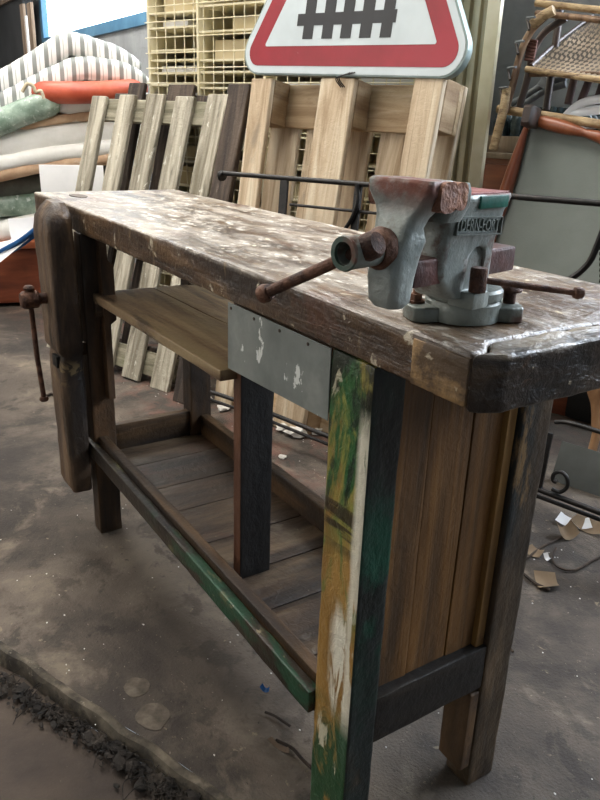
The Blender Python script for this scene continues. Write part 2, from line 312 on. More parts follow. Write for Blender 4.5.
RATTAN = mat('brown_rattan', ['5b4331','7a5e45','94775a'], (30,30,8), rough=.55, bump=.3, rand=.15, layers=[('3b2a1f',(30,30,10),.58,.68,{'str':.7})])
RATTANL = mat('pale_rattan_binding', ['8d7350','a88d66','bda47c'], (20,20,60), rough=.55, bump=.5, layers=[('5e472f',(20,20,90),.56,.62,{'str':.8})])
DARKST = mat('dark_stained_wood', ['2a201c','3b2d27','4d3b33'], (12,12,3), rough=.45, bump=.1)
WEAVE = mat('grey_brown_cane_weave', ['7c6c58','93826c','a89680'], (5,5,5), rough=.3, bump=.1, spec=.8, wave=[(0,.016,.3,'3a332b',0),(1,.024,.28,'443c33',0)])
WHITET = mat('white_lacquer_tube', ['dadde2','e8eaee','f1f2f5'], (6,6,6), rough=.25, bump=.03, layers=[('6b5a58',(14,14,14),.62,.68,{'str':.6})])
GREYT = mat('grey_painted_tube', ['4e5154','63666a','777a7e'], (14,14,14), rough=.4, bump=.1, layers=[('3a3230',(20,20,20),.6,.68,{'str':.6})])
GLASSB = mat('dusty_dark_bottle_glass', ['20282a','2f3a3c','475254'], (20,20,20), rough=.2, bump=.05)
DCAB = mat('charcoal_board', ['2a2b2d','323335','3a3b3d'], (3,3,3), rough=.8, bump=.05)
STRIPW = mat('grey_brown_strip_wood', ['6b5b4d','84715f','978371'], (20,20,3), rough=.7, bump=.2)
TWIG = mat('dark_twig', ['1f1813','33281f','463729'], (30,30,30), rough=.9, bump=.3)
CEIL = mat('ceiling_boards', ['6b6a66','787771'], (2,2,2), rough=.9, bump=0)
# ================================================================== WORKBENCH
H, T, L, W = .85, .0564, 1.652, .412
bench = thing('workbench', 'old dark wooden workbench with paint-spattered top and green-painted front leg', 'workbench', (0,0,0))
b = prism(BM(), [(-L,.004),(-L*.5,.002),(-.013,0),(-.013,.021),(-.036,.046),(-.036,W),(-L,W)], H-T, H, .006); obj('worktop', rough(b,.0016,22), TOP, bench)
b = prism(BM(), [(-.0125,-.001),(.006,.030),(.007,W),(-.0345,W),(-.0345,.048),(-.0125,.022)], H-T-.004, H-.001, .005); obj('end_cleat', rough(b,.0022,26,.02), TOPEND, bench)['label'] = 'dark end strip with a sawn-off corner'
b = box(BM(), (-.095,-.002,H-T+.001), (-.014,.003,H-.006), .002); obj('repair_block', rough(b,.0006,30,.02), BLOND, bench)['label'] = 'pale patch of wood in the front edge'
def leg(x0,x1,y0,y1,m,lab=None,z1=H-T,sd=0):
    b = box(BM(), (x0,y0,0), (x1,y1,z1), .004); o = obj('leg', rough(b,.0015,18,.04,sd), m, bench)
    if lab: o['label'] = lab
    return o
o = leg(-.239,-.156,0,.05,PLEG,'leg daubed with green, ochre and white paint')
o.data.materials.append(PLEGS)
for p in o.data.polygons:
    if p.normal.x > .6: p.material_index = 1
BLEG = mat('dark_patched_back_leg', ['2a2118','4a3b2a','6b5640'], (14,14,2.5), rough=.5, bump=.4, layers=[('0d1c20',(9,9,3),.5,.62,{'rng':[(2,.35,.5),(1,.322,.31)],'str':.8}),('8a6c44',(18,18,5),.6,.66,{'str':.7}),('080707',(8,8,4),.45,.6,{'rng':[(2,.42,.3)],'str':.7})])  # dark greenish in the upper part, near-black towards the bottom
leg(-.21,-.156,.27,.33,BLEG,'brown leg with dark patches, blacker towards the bottom',sd=2)
leg(-1.302,-1.249,0,.059,DW,sd=3); leg(-1.302,-1.249,.27,.33,DW,sd=4)
b = prism(BM(), [(-.212,.248),(-.158,.248),(-.158,.2695),(-.212,.2695)], .045, .205, .004); obj('leg_block', rough(b,.001,20), mat('ochre_block_wood', ['3b2b1c','543d26','6b5033'], (14,14,4), bump=.3, layers=[('1c1712',(9,9,9),.55,.65,{'str':.7})]), bench)
# rails round the bottom shelf
b = box(BM(), (-1.31,.012,.24), (-.24,.034,.282), .003); obj('front_rail', rough(b,.001,20), DWX, bench)
b = box(BM(), (-1.30,-.010,.228), (-.24,.010,.268), .003); obj('front_lath', rough(b,.001,20), GRAIL, bench)['label'] = 'outer lath smeared with green paint'
b = box(BM(), (-1.25,.298,.20), (-.21,.322,.288), .003); obj('back_rail', rough(b,.001,20), DWX, bench)
b = box(BM(), (-1.285,.059,.21), (-1.26,.27,.30), .003); obj('end_rail', rough(b,.001,20), DWY, bench)
b = box(BM(), (-.182,.05,.212), (-.158,.27,.293), .003); obj('end_rail', rough(b,.001,20), mat('blackened_end_rail', ['0d0b09','1b1612','2c241b'], (12,2,12), rough=.5, bump=.4, layers=[('4a3f30',(20,5,20),.58,.68,{'str':.6})]), bench)
b = BM(); x = -1.258; widths = [.115,.14,.12,.15,.13,.125,.14,.11]
for w in widths:
    x1 = min(x+w, -.185); t = box(BM(), (x+.0015,.035,.214), (x1-.0015,.298,.232), .002); rough(t,.0008,15,.05,x*9); merge(b, t); x = x1
    if x >= -.186: break
obj('bottom_shelf', b, PLANK, bench)
# end panel of upright boards between the near legs
b = BM(); ys = [.051,.118,.196,.268]
for i in range(3):
    t = box(BM(), (-.196,ys[i]+.0008,.25), (-.176-.0015*(i%2),ys[i+1]-.0008,H-T), .0015); merge(b, rough(t,.0008,12,.06,i*5))
obj('end_panel', b, PANEL, bench)
b = box(BM(), (-.178,.252,.29), (-.166,.269,H-T), .002); obj('panel_bead', b, mat('ochre_bead', ['5d421f','7f5c2c','9a7640'], (20,20,3), bump=.2, layers=[('15110d',(12,12,4),.5,.6,{'rng':[(2,.5,.38)]})]), bench)
b = box(BM(), (-.612,.062,.232), (-.585,.128,.79), .002)
o = obj('middle_post', rough(b,.0006,20), mat('red_brown_post', ['2c1a12','4e2f1e','6b4630'], (14,14,2.5), rough=.5, bump=.3), bench); o.data.materials.append(mat('shaded_post_face', ['070707','0f0d0c','191613'], (14,14,3), rough=.6, bump=.3))  # second material puts the shade of the near-end face into its colour
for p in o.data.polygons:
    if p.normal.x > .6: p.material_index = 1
# half-length shelf under the top
b = prism(BM(), [(-1.262,.022),(-.600,.030),(-.600,.185),(-1.262,.175)], .632, .652, .003); merge(b, prism(BM(), [(-1.262,.178),(-.600,.188),(-.585,.33),(-1.262,.30)], .633, .651, .003))
obj('middle_shelf', rough(b,.0012,10), SHELFW, bench)
b = box(BM(), (-1.248,.02,.60), (-1.225,.30,.632), .002); obj('shelf_bearer', b, DWY, bench)
# extra cheek pieces behind the vise jaw
b = prism(BM(), [(0,0),(.016,0),(.016,.19),(.030,.20),(.030,.33),(.016,.345),(.016,.40),(0,.40)], 0, .03, 0, Matrix.Translation((-1.249,.036,.39)) @ Matrix(((0,0,1,0),(1,0,0,0),(0,1,0,0),(0,0,0,1))))
obj('leg_cheek', b, DW, bench)
# zinc sheet nailed on the front
p = [at(228,300,'y',-.001), at(228,368,'y',-.001), at(331,423,'y',-.001), at(333.5,349,'y',-.001)]
b = BM(); prism(b, [(p[0].x,H-T-.001),(p[1].x,p[1].z),(-.24,p[2].z),(-.24,H-T-.001)], 0, .0015, 0, Matrix(((1,0,0,0),(0,0,1,-.001),(0,1,0,0),(0,0,0,1))))
obj('metal_sheet', b, ZINC, bench)['label'] = 'bare grey zinc sheet nailed under the top edge'
b = box(BM(), (-.50,.012,.70), (-.245,.03,.792), .002); obj('apron_board', b, DWX, bench)
# leg vise at the far end
sec = []
for z, x0, x1, y0, y1, r in [(.14,-1.345,-1.245,-.062,-.014,.010),(.16,-1.352,-1.24,-.068,-.012,.016),(.46,-1.356,-1.238,-.070,-.012,.016),(.49,-1.358,-1.238,-.068,-.012,.014),(.505,-1.358,-1.238,-.064,-.012,.012),(.52,-1.362,-1.234,-.074,-.012,.010),(.70,-1.366,-1.234,-.075,-.012,.014),(.80,-1.368,-1.234,-.078,-.012,.02),(.828,-1.366,-1.236,-.074,-.012,.022),(.85,-1.356,-1.25,-.06,-.014,.024),(.862,-1.34,-1.266,-.048,-.02,.014)]:
    sec.append([(x,y,z) for x,y in rrect((x1-x0)/2,(y1-y0)/2,r,3,(x0+x1)/2,(y0+y1)/2)])
b = loft(BM(), sec); obj('vise_jaw', rough(b,.0025,13,.025), mat('worn_jaw_wood', ['2c2018','4e3c2c','725b43'], (16,16,2.), rough=.5, bump=.5, warp=.5, layers=[('7a6145',(20,20,3),.56,.68,{'str':.6,'rng':[(2,.5,.62)]}),('0c0a08',(8,8,4),.55,.66,{'str':.7}),('8f7b55',(12,12,20),.5,.55,{'rng':[(2,.43,.45),(2,.50,.48)],'str':.7})]), bench)['label'] = 'long wooden leg vise jaw'
b = box(BM(), (-1.30,-.013,.50), (-1.262,.0,.53), 0)
t = box(BM(), (-1.30,-.0735,.475), (-1.262,-.0615,.503), .001)
obj('mortise_shade', t, mat('mortise_shade_black', ['0c0a08','171310']), bench)  # dark box standing in for the shade inside a mortise
obj('jaw_guide', b, DW, bench)
zs = .64; b = BM(); tube(b, [(-1.3,-.06,zs),(-1.3,-.10,zs)], .013, 16); lathe(b, [(.001,0),(.017,0),(.021,.004),(.021,.034),(.016,.041),(.001,.042)], axisM((-1.3,-.092,zs),(0,-1,0)))
s = obj('vise_screw', rough(b,.0008,60,.01), RUST, bench); s['label'] = 'rusty iron screw'
b = BM(); tube(b, [(-1.3,-.112,zs+.03),(-1.303,-.108,zs-.14),(-1.3,-.102,.392)], .0062, 10); lathe(b, [(.001,0),(.011,.001),(.013,.006),(.009,.011),(.001,.012)], axisM((-1.3,-.112,zs+.022),(0,0,1))); lathe(b, [(.001,-.006),(.009,-.004),(.0115,.001),(.009,.007),(.001,.009)], axisM((-1.3,-.102,.388),(0,0,1)))
obj('vise_handle', b, RUST, s)
# knot hole plug on the far end of the top
b = BM(); prism(b, [(-1.52+.045*math.cos(a/8*math.pi)+.004*math.sin(a*3),.085+.02*math.sin(a/8*math.pi)) for a in range(16)], H-.002, H+.0012, 0)
obj('bench_stop', b, DWX, bench)
for x in (-.50,-.43,-.36,-.29):
    b = BM(); lathe(b, [(.0005,0),(.0025,0),(.0025,.0012),(.0005,.0015)], axisM((x,-.0008,H-T-.008),(0,-1,0)), 8)
    obj('nail_head', b, DW, bench)

# ================================================================== BENCH VISE
VO = Matrix.Translation((-.120,.090,H)) @ Matrix.Rotation(R_(10),4,'Z'); VI = VO.inverted()
vise = thing('bench_vise', 'grey-green cast-iron bench vise with rusty jaws bolted to the near corner of the worktop', 'vise', VO)
def vh(px, py, ax, v):
    o = VI @ CAM; r = VI.to_3x3() @ ray(px, py); i = 'xyz'.index(ax); return o + r*((v-o[i])/r[i])
XC = .018
def loftz(rows, n=4): return loft(BM(), [[(x,y,z) for x,y in rrect(hw,(y1-y0)/2,r,n,cx,(y0+y1)/2)] for z,cx,hw,y0,y1,r in rows])
def soften(bm, k=1):
    bmesh.ops.triangulate(bm, faces=bm.faces)
    return bm
# base: bolt-down flange with two lugs, fixed ring, swivel ring
b = BM(); lx, ly = .035, .047
d = Vector((lx,ly,0)); u = d.normalized(); nrm = Vector((-u.y,u.x,0)); poly = []
for k in range(48):
    a = 2*math.pi*k/48; v = Vector((math.cos(a),math.sin(a),0)); c = abs(v.dot(u)); r = .039
    if c > .80: r = .039 + (.027)*min(1,(c-.80)/.12)**.7*(1 if c < .97 else 1-.0*(c-.97))
    p = v*r; poly.append((p.x,p.y))
prism(b, poly, .0005, .017, .0025)
lathe(b, [(.001,.001),(.0415,.001),(.042,.004),(.042,.021),(.040,.0235),(.001,.0235)], Matrix(), 48)
base = obj('swivel_base', rough(b,.0005,40,.012), CASTD, vise, True)
b = lathe(BM(), [(.001,.0245),(.0415,.0245),(.0425,.027),(.0425,.034),(.040,.037),(.030,.039),(.001,.040)], Matrix(), 48)
obj('swivel_ring', b, CASTD, base, True)
for sg in (1,-1):
    b = BM(); M = Matrix.Translation((sg*.032,sg*.043,.017))
    if sg > 0: lathe(b, [(.001,0),(.0070,0),(.0070,.012),(.006,.013),(.0125,.0135),(.0135,.016),(.0105,.0205),(.005,.0225),(.001,.023)], M, 20)
    else: lathe(b, [(.001,0),(.010,0),(.010,.003),(.001,.003)], M, 20); lathe(b, [(.001,.003),(.0072,.003),(.0072,.010),(.001,.010)], M, 6); lathe(b, [(.001,.01),(.004,.01),(.004,.017),(.001,.018)], M, 10)
    o = obj('mounting_bolt', b, RUST, base, True)
    if sg > 0: o['label'] = 'rusty mushroom-headed mounting bolt'
# body: column, slide channel and fixed jaw with anvil
b = loftz([(.036,XC-.010,.028,-.074,.004,.018),(.046,XC-.008,.025,-.085,-.002,.012),(.060,XC-.006,.0245,-.098,-.006,.009),(.092,XC-.004,.025,-.100,-.008,.008),(.106,XC-.002,.0265,-.100,-.008,.008),(.122,XC-.001,.029,-.108,-.008,.008),(.134,XC,.031,-.112,-.008,.006)], 5)
merge(b, loftz([(.116,XC,.030,-.114,-.085,.006),(.132,XC,.0365,-.116,-.082,.006),(.145,XC,.0395,-.1165,-.086,.006),(.1525,XC,.0385,-.1165,-.090,.005)]))
merge(b, loftz([(.124,XC,.029,-.085,-.010,.006),(.136,XC,.0305,-.085,-.004,.004),(.1395,XC,.0295,-.085,-.005,.003)]))
body = obj('vise_body', rough(b,.0008,30,.01,3), CAST, vise, True); body['label'] = 'grey-green cast body with raised lettering'
pr_ = [(.015*math.cos(R_(a)),.014*math.sin(R_(a))) for a in range(0,181,15)]+[(-.015,-.030),(.015,-.030)]
cb = prism(BM(), pr_, -.004, .03, 0, Matrix.Translation((XC+.020,-.040,.074)) @ Matrix(((0,0,1,0),(1,0,0,0),(0,1,0,0),(0,0,0,1))))
cut = obj('cut', cb, CAST); cut.matrix_basis = VO; md = body.modifiers.new('b','BOOLEAN'); md.operation = 'DIFFERENCE'; md.object = cut; md.solver = 'EXACT'
bpy.context.view_layer.update(); nm_ = bpy.data.meshes.new_from_object(body.evaluated_get(bpy.context.evaluated_depsgraph_get())); body.modifiers.clear(); body.data = nm_; bpy.data.objects.remove(cut)
b = box(BM(), (XC-.025,-.078,.1392), (XC+.028,-.008,.1415), .001); obj('anvil_top', b, REDTOP, body, True)['label'] = 'pinkish rusted anvil top'
b = box(BM(), (XC+.0290,-.062,.1265), (XC+.0322,-.014,.1385), .001); obj('paint_strip', b, GREENP, body, True)['label'] = 'strip of dark green paint'
# raised lettering in its frame
def text(body_, size, ext):
    cu = bpy.data.curves.new('t','FONT'); cu.body = body_; cu.size = size; cu.extrude = ext; cu.align_x = 'CENTER'; cu.align_y = 'CENTER'; cu.resolution_u = 2
    to = bpy.data.objects.new('t', cu); C.objects.link(to); bpy.context.view_layer.update(); me = bpy.data.meshes.new_from_object(to); bm = bmesh.new(); bm.from_mesh(me)
    bpy.data.objects.remove(to); bpy.data.curves.remove(cu); bpy.data.meshes.remove(me); return bm
TM = Matrix.Translation((XC+.0262,-.052,.110)) @ Matrix.Rotation(R_(-3),4,'X') @ Matrix(((0,0,1,0),(1,0,0,0),(0,1,0,0),(0,0,0,1)))
b = xf(text('DERN-FORT', .0170, .0018), TM @ Matrix.Diagonal((.72,1,1,1)))
for a, c in (((-.038,-.0092,-.002),(.038,-.0078,.002)),((-.038,.0078,-.002),(.038,.0088,.002)),((-.0385,-.0092,-.002),(-.0372,.0088,.002)),((.0372,-.0092,-.002),(.0385,.0088,.002))): box(b, a, c, 0, TM)
obj('raised_lettering', b, CASTD, body, True)
# moving jaw: housing, neck and flared jaw in one casting
XJ = XC+.004
b = loftz([(.039,XJ,.014,-.166,-.143,.010),(.045,XJ,.018,-.170,-.139,.011),(.066,XJ,.0195,-.171,-.138,.010),(.084,XJ,.0205,-.170,-.134,.011),(.100,XJ,.022,-.166,-.128,.011),(.112,XJ-.002,.0225,-.160,-.131,.011),(.122,XJ-.002,.0255,-.156,-.127,.011),(.131,XJ,.0315,-.154,-.1215,.010),(.143,XJ,.0375,-.155,-.1195,.008),(.152,XJ,.0370,-.154,-.1185,.005),(.1545,XJ,.0355,-.152,-.1195,.004)], 6)
jaw = obj('moving_jaw', rough(b,.0012,35,.009,8), CAST, vise, True)
for nm, y0, y1 in (('jaw_plate',-.1435,-.1195),('fixed_jaw_plate',-.1185,-.100)):
    b = loft(BM(), [[(x,(y0+y1)/2+yy,.1410+zz) for yy,zz in rrect((y1-y0)/2,.0135,.0085,4)] for x in (XC-.0405,XC-.039,XC+.041,XC+.044,XC+.045)]) if nm == 'jaw_plate' else loft(BM(), [[(x,(y0+y1)/2+yy,.1410+zz) for yy,zz in rrect((y1-y0)/2,.0125,.0075,4)] for x in (XC-.0395,XC+.0405,XC+.0425)])
    obj('jaw_plate', rough(b,.0003,60,.006), RUSTR, jaw if nm == 'jaw_plate' else body, True)
# slide bar through the body
b = box(BM(), (XC-.015,-.132,.054), (XC+.015,.042,.081), .003); obj('slide_bar', rough(b,.0004,30), mat('rusty_red_slide', ['2c1a17','42241f','5c342c'], (14,14,14), rough=.5, bump=.3, metal=.2), vise, True)
# nose, screw head and handle
hp = vh(343,250,'y',-.205); hz = .093
b = BM(); lathe(b, [(.001,0),(.0195,0),(.0205,.004),(.0180,.010),(.0160,.014),(.001,.014)], axisM((XC,-.163,hz),(0,-1,0)), 32)
obj('jaw_collar', b, RUST, jaw, True)
b = lathe(BM(), [(.001,.0),(.0140,0),(.0145,.020),(.0150,.046),(.0142,.048),(.0102,.048),(.0095,.030),(.001,.030)], axisM((XC,-.165,hz),(0,-1,0)), 32)
sc = obj('screw_head', b, CASTD, vise, True); sc['label'] = 'hollow round screw head with green paint'
b = BM(); RMx = axisM((XC,-.2125,hz),(0,-1,0)); prf = [(.0105,.0),(.0150,0),(.0158,.002),(.0150,.004),(.0105,.004),(.0105,0)]
loft(b, [[RMx @ Vector((r*math.cos(2*math.pi*q/32), r*math.sin(2*math.pi*q/32), hh)) for q in range(32)] for r, hh in prf], False); bmesh.ops.remove_doubles(b, verts=b.verts, dist=1e-6)
obj('painted_rim', b, mat('chipped_green_rim', ['2f4b40','4c5c52','5f3b2c'], (30,30,30), rough=.5, bump=.2), sc, True)
yh = -.196; pa = vh(374,240,'y',yh); pb = vh(266,293,'y',yh)
dd = (pa-pb).normalized(); ctr = Vector((XC,yh,hz)); ln = (pb-pa).length
pa = ctr + dd*.014; pb = vh(266,293,'y',yh-.012); dd = (pa-pb).normalized()
b = tube(BM(), [pa, (pa+pb)/2, pb], .0058, 14); lathe(b, [(.001,-.006),(.0075,-.006),(.0095,0),(.0090,.006),(.001,.008)], axisM(pb,-dd), 18)
lathe(b, [(.001,-.004),(.010,-.004),(.0125,0),(.0125,.010),(.010,.014),(.001,.015)], axisM(pa-dd*.004,dd), 18)
obj('vise_handle', rough(b,.0004,60,.01), RUST, vise, True)['label'] = 'rusty tommy bar with ball ends'
# swivel lock bolt with its small lever
pl = Vector((.048,-.048,0)); box_ = box(BM(), (.020,-.058,.0262), (.052,-.030,.0435), .003); obj('bolt_boss', box_, CASTD, base, True); b = lathe(BM(), [(.001,.044),(.0085,.044),(.0085,.067),(.0078,.0685),(.001,.069)], Matrix.Translation((pl.x,pl.y,0)), 20)
lb = obj('lock_bolt', rough(b,.0005,50,.006), RUST, vise, True)
pe = vh(578,293,'z',.045); b = tube(BM(), [(pl.x,pl.y,.0565),pe], .0034, 10); lathe(b, [(.001,-.006),(.0055,-.004),(.0065,0),(.0055,.005),(.001,.007)], axisM(pe, pe-Vector((pl.x,pl.y,.056))), 14)
obj('lock_lever', b, RUST, lb, True)

# ================================================================== PALLETS
def board(par, nm, a, c, m, sd, lab=None):
    t = box(BM(), a, c, .003, seg=1); o = obj(nm, rough(t,.0022,9,.07,sd,4), m, par, True)
    if lab: o['label'] = lab
    return o
def nails(par, pts):
    for i, (x,y,z) in enumerate(pts):
        pass
G = Frame((-2.172,.582,0), 21.04, 17.664, .5)
gp = thing('pallet', 'weathered grey slatted pallet leaning at far left behind the workbench', 'pallet', G.M, 'wooden pallets leaning behind the workbench')
slat = [(0,.105),(.178,.105),(.352,.105),(.528,.10),(.712,.095)]
for i, (x, w) in enumerate(slat):
    board(gp, 'slat', (-x-w,0,0+.006*i), (-x,.02,1.2-[0,.012,.004,.01,.02][i]), GREYP, i*7)
for z0, z1 in ((.04,.14),(.55,.65),(1.08,1.175)): board(gp, 'crossbar', (-.80,.0205,z0), (-.01,.046,z1), GREYPX, z0*50)
P2 = Frame((-2.205,.625+.045,0), 21.04, 17.0, .5)
bp = thing('pallet', 'dark brown pallet squeezed behind the weathered grey one, its top just showing', 'pallet', P2.M, 'wooden pallets leaning behind the workbench')
for i, (x, w, h) in enumerate([(-.02,.10,1.24),(.27,.15,1.235),(.57,.10,1.24)]):
    board(bp, 'slat', (-x-w,.0,.0), (-x,.022,h), BROWNP, i*5+2)
for z0 in (.0,.55,1.08): board(bp, 'crossbar', (-.78,.0225,z0), (.0,.045,z0+.12), BROWNP, z0*31)
DP = Frame((-2.0,.60,0), 21, 16.4, 0)
q = DP.hit(240,84); wq = DP.px2m(240,84)*20
t = box(BM(), (q.x-wq/2,-.005,0), (q.x+wq/2,.025,q.z), .003, seg=1); rough(t,.0025,9,.07,33,4); xf(t, DP.M)
single('plank', t, BROWNP, 'dark brown upright plank leaning between the grey pallet and the pale pine pallet', 'plank', DP.M)
Lp = Frame((-1.214,.902,0), 14.45, 8.85, .3)
lp = thing('pallet', 'pale new pine pallet with blocks, leaning upright under the warning sign', 'pallet', Lp.M, 'wooden pallets leaning behind the workbench')
for i, (x, w) in enumerate([(0,.1),(.3275,.145),(.7,.1)]):
    board(lp, 'runner', (-x-w,0,0), (-x,.022,1.2), NEWP, i*3+1)
    for z0 in (0,.53,1.055): board(lp, 'block', (-x-w,.0225,z0), (-x,.10,z0+.145), NEWPY, i+z0*9)
for z0 in (0,.53,1.055): board(lp, 'crossbar', (-.8,.1005,z0), (0,.122,z0+.145), NEWPX, z0*17)
for i, (x, w) in enumerate([(0,.145),(.186,.1),(.3275,.145),(.5135,.1),(.655,.145)]):
    board(lp, 'deck_board', (-x-w,.1225,0), (-x,.144,1.2), NEWP, i*11+4)
for x, z in [(.05,1.17),(.05,1.12),(.37,1.16),(.43,1.11),(.75,1.15),(.72,1.1),(.40,.62),(.05,.6)]:
    pass

# ================================================================== SIGN
S = Frame(Lp.M @ Vector((-.4,-.006,1.203)), 14.45, 6.5, 1.6)
sign = thing('warning_sign', 'triangular red-bordered road sign with a black fence symbol, standing on the pine pallet', 'road sign', S.M)
lo, ro = S.hit(240,70), S.hit(468,74)
cxs = (lo.x+ro.x)/2; hw = (ro.x-lo.x)/2+.040
def tri(hw, z0, r, n=8):
    """upright triangle, half base hw before rounding, base at z0, corners rounded by r"""
    h = hw*math.sqrt(3); pts = [(cxs-hw,z0),(cxs+hw,z0),(cxs,z0+h)]; c = (cxs, z0+hw/math.sqrt(3)); out = []
    for (x, z), a0 in zip(pts, (150,270,30)):
        dx, dz = c[0]-x, c[1]-z; ll = math.hypot(dx,dz); ox, oz = x+dx/ll*2*r, z+dz/ll*2*r
        for i in range(n+1):
            a = R_(a0+120*i/n); out.append((ox+r*math.cos(a), oz+r*math.sin(a)))
    return out
YZ = Matrix(((1,0,0,0),(0,0,-1,0),(0,1,0,0),(0,0,0,1)))   # plan outline stood upright, facing the viewer
kz = S.px2m(350,60)
b = prism(BM(), tri(hw,0,.075), -.028, .0, .004, YZ, 2); obj('sign_plate', b, SIGNG, sign, True)
b = prism(BM(), tri(hw-.012,.006,.070), .0, .0015, 0, YZ); obj('white_border', b, SIGNW, sign, True)
zb = S.hit(350,66.5).z; zi = S.hit(350,45.5).z
hwr = hw - (zb)*math.sqrt(3)
b = prism(BM(), tri(hwr,zb,.045), .0016, .0024, 0, YZ); obj('red_border', b, SIGNR, sign, True)
hwi = hwr - (zi-zb)*math.sqrt(3)
b = prism(BM(), tri(hwi,zi,.006), .0025, .0032, 0, YZ); obj('white_field', b, SIGNW, sign, True)
b = BM(); zf = S.hit(346,38.5).z; z1 = S.hit(346,24.5).z; z2 = S.hit(346,12).z
xl = S.hit(298,24).x; xr = S.hit(396,24).x
pk = [(303,313),(322,332.5),(340.5,351),(359.5,371),(380,391)]
ft = z1-zf; top = z2+ft*3.6+(z2-z1)
for a, c in pk:
    xa, xc_ = S.hit(a,38).x, S.hit(c,38).x
    prism(b, [(xa,zf),(xc_,zf),(xc_+.004,top),((xa+xc_)/2+.004,top+.03),(xa+.004,top)], .0034, .0042, 0, YZ)
for za in (z1, z1+ft*3.0): prism(b, [(xl,za),(xr,za),(xr,za+z2-z1),(xl,za+z2-z1)], .0033, .0041, 0, YZ)
obj('fence_symbol', b, SIGNB, sign, True)
b = BM(); 
for k in range(3): tube(b, [Lp.M @ Vector((-.36-.008*k,-.004,1.17)), Lp.M @ Vector((-.375-.006*k,-.02,1.195)), Lp.M @ Vector((-.34+.01*k,-.012,1.212))], .002, 6, True)
single('wire_twist', b, BLACKI, 'small twist of dark wire at the foot of the road sign', 'wire')

# ================================================================== IRON GATE
GT = Frame((-1.319,.775,.06), 16.5, 4, 0)
gate = thing('iron_gate', 'black wrought-iron gate section leaning between the pallets and the workbench', 'gate', GT.M)
def g(px, py, d=0.): return GT.hit(px, py, d)
def bar(nm, pts, r, d=0, sm=False, flat=1., par=None, lab=None):
    b = tube(BM(), [g(x,y,d) for x,y in pts], r, 10, sm, flat, (0,1,0) if flat != 1 else None); o = obj(nm, b, BLACKI, par or gate, True)
    return o
tb = bar('top_rail', [(221,173),(283,178),(360,184),(480,194),(615,204.5),(706,214)], .0078)
b = lathe(BM(), [(.002,-.004),(.016,-.003),(.019,.006),(.014,.016),(.002,.018)], axisM(g(223,176),(-1,0,.1)), 14); obj('rail_end', b, BLACKI, tb, True)
bar('thin_rail', [(290,204.5),(373,213),(470,224)], .0045)
def flatbar(pts, w, d=.004):
    b = BM(); P = [g(*p) for p in pts]
    t = bmesh.new(); a = [P[0]+Vector((-w,0,0)),P[0]+Vector((w,0,0)),P[-1]+Vector((w,0,0)),P[-1]+Vector((-w,0,0))]
    f = [t.verts.new(v+Vector((0,-d,0))) for v in a]; k = [t.verts.new(v+Vector((0,d,0))) for v in a]
    t.faces.new(f); t.faces.new(k[::-1])
    for i in range(4): t.faces.new((f[i],k[i],k[(i+1)%4],f[(i+1)%4]))
    bmesh.ops.recalc_face_normals(t, faces=t.faces); merge(b, t); return b
pz = g(285,230).z
bz = g(313,437).z
def post(px, py0, py1, w, r=None):
    P0 = g(px,py0); 
    t = BM(); z1 = P0.z; z0 = max(g(px,py1).z, -.058)
    box(t, (P0.x-w,-.005,z0), (P0.x+w,.005,z1), .002); return obj('post', t, BLACKI, gate, True)
post(705,211,760,.012).name = 'end_post'; post(285,176,430,.0155); post(359,184,440,.0125)
bar('scroll', [(357,184),(358,200),(352,218),(343,232)], .006, -.012, True)
bar('bottom_rail', [(185,383),(250,405),(330,437),(440,462),(540,490),(612,517),(678,541)], .008, 0)
bar('foot_rail', [(185,391),(250,413),(330,445),(440,470),(540,497),(612,524),(676,548)], .006, .012)
bar('scroll', [(555,422),(570,423),(600,432),(620,440)], .006, -.004, True)
spi = [(545,492),(551,489),(556,493),(563,492),(567,484),(565,474),(558,470),(552,474),(552,480),(557,481)]
bar('scroll', [(552,489),(560,492),(567,487),(567,478),(561,472),(554,474),(553,480),(557,482)], .0055, -.004, True)
o = post(547,432,492,.016); post(553,300,432,.0055)
bar('scroll', [(570,279),(580,272),(590,261),(597,246),(604,228)], .0095, -.014, True, .8)
b = BM()
tube(b, [g(604,206),g(601.5,285,-.01),g(598,330,-.01)], .003, 8)
for k in range(9): blob(b, g(601.5,237+k*5.5,-.01), (.006,.006,.008), k, 1, .1)
obj('beaded_bar', b, BLACKI, gate, True)
post(205,392,418,.005); post(420,462,430,.006)

# ================================================================== CREAM WIRE RACK
K = Frame((-2.33,1.07,0), 21.0, 0, 0)
rack = thing('wire_rack', 'tall cream pigeonhole rack of wire mesh and shelves behind the pallets', 'rack', K.M)
xl = K.hit(149,60).x; xr = K.hit(436,76).x; xm = K.hit(197.5,50).x
zt = 1.95; D = .27
cells = [xl, xm]; step = xm-xl
nx = max(3, round((xr-xl)/.34)); 
xs = [xl, xm] 
while xs[-1] + .36 < xr: xs.append(xs[-1]+.36)
xs.append(xr)
for i, x in enumerate(xs):
    b = box(BM(), (x-.006,0,.0), (x+.006,D,zt), .002); obj('upright', b, CREAM, rack, True)
def shelfz(px, pys): return [K.hit(px,y).z for y in pys]
zl = shelfz(175,[12,27,50,60,73,85]); zr = shelfz(215,[5,31,60,72,88])
while zl[-1] > .15: zl.append(zl[-1]-.105)
while zr[-1] > .15: zr.append(zr[-1]-.12)
zl = [zl[0]+.13*k for k in (4,3,2,1)]+zl; zr = [zr[0]+.14*k for k in (3,2,1)]+zr
random.seed(3)
for i in range(len(xs)-1):
    zz = zl if i == 0 else ([z+(.03*i if i > 1 else 0) for z in zr])
    for z in zz:
        if z < zt-.02: b = box(BM(), (xs[i]+.0065,.006,z-.004), (xs[i+1]-.0065,D-.004,z+.004), .001); obj('shelf', b, CREAM, rack, True)
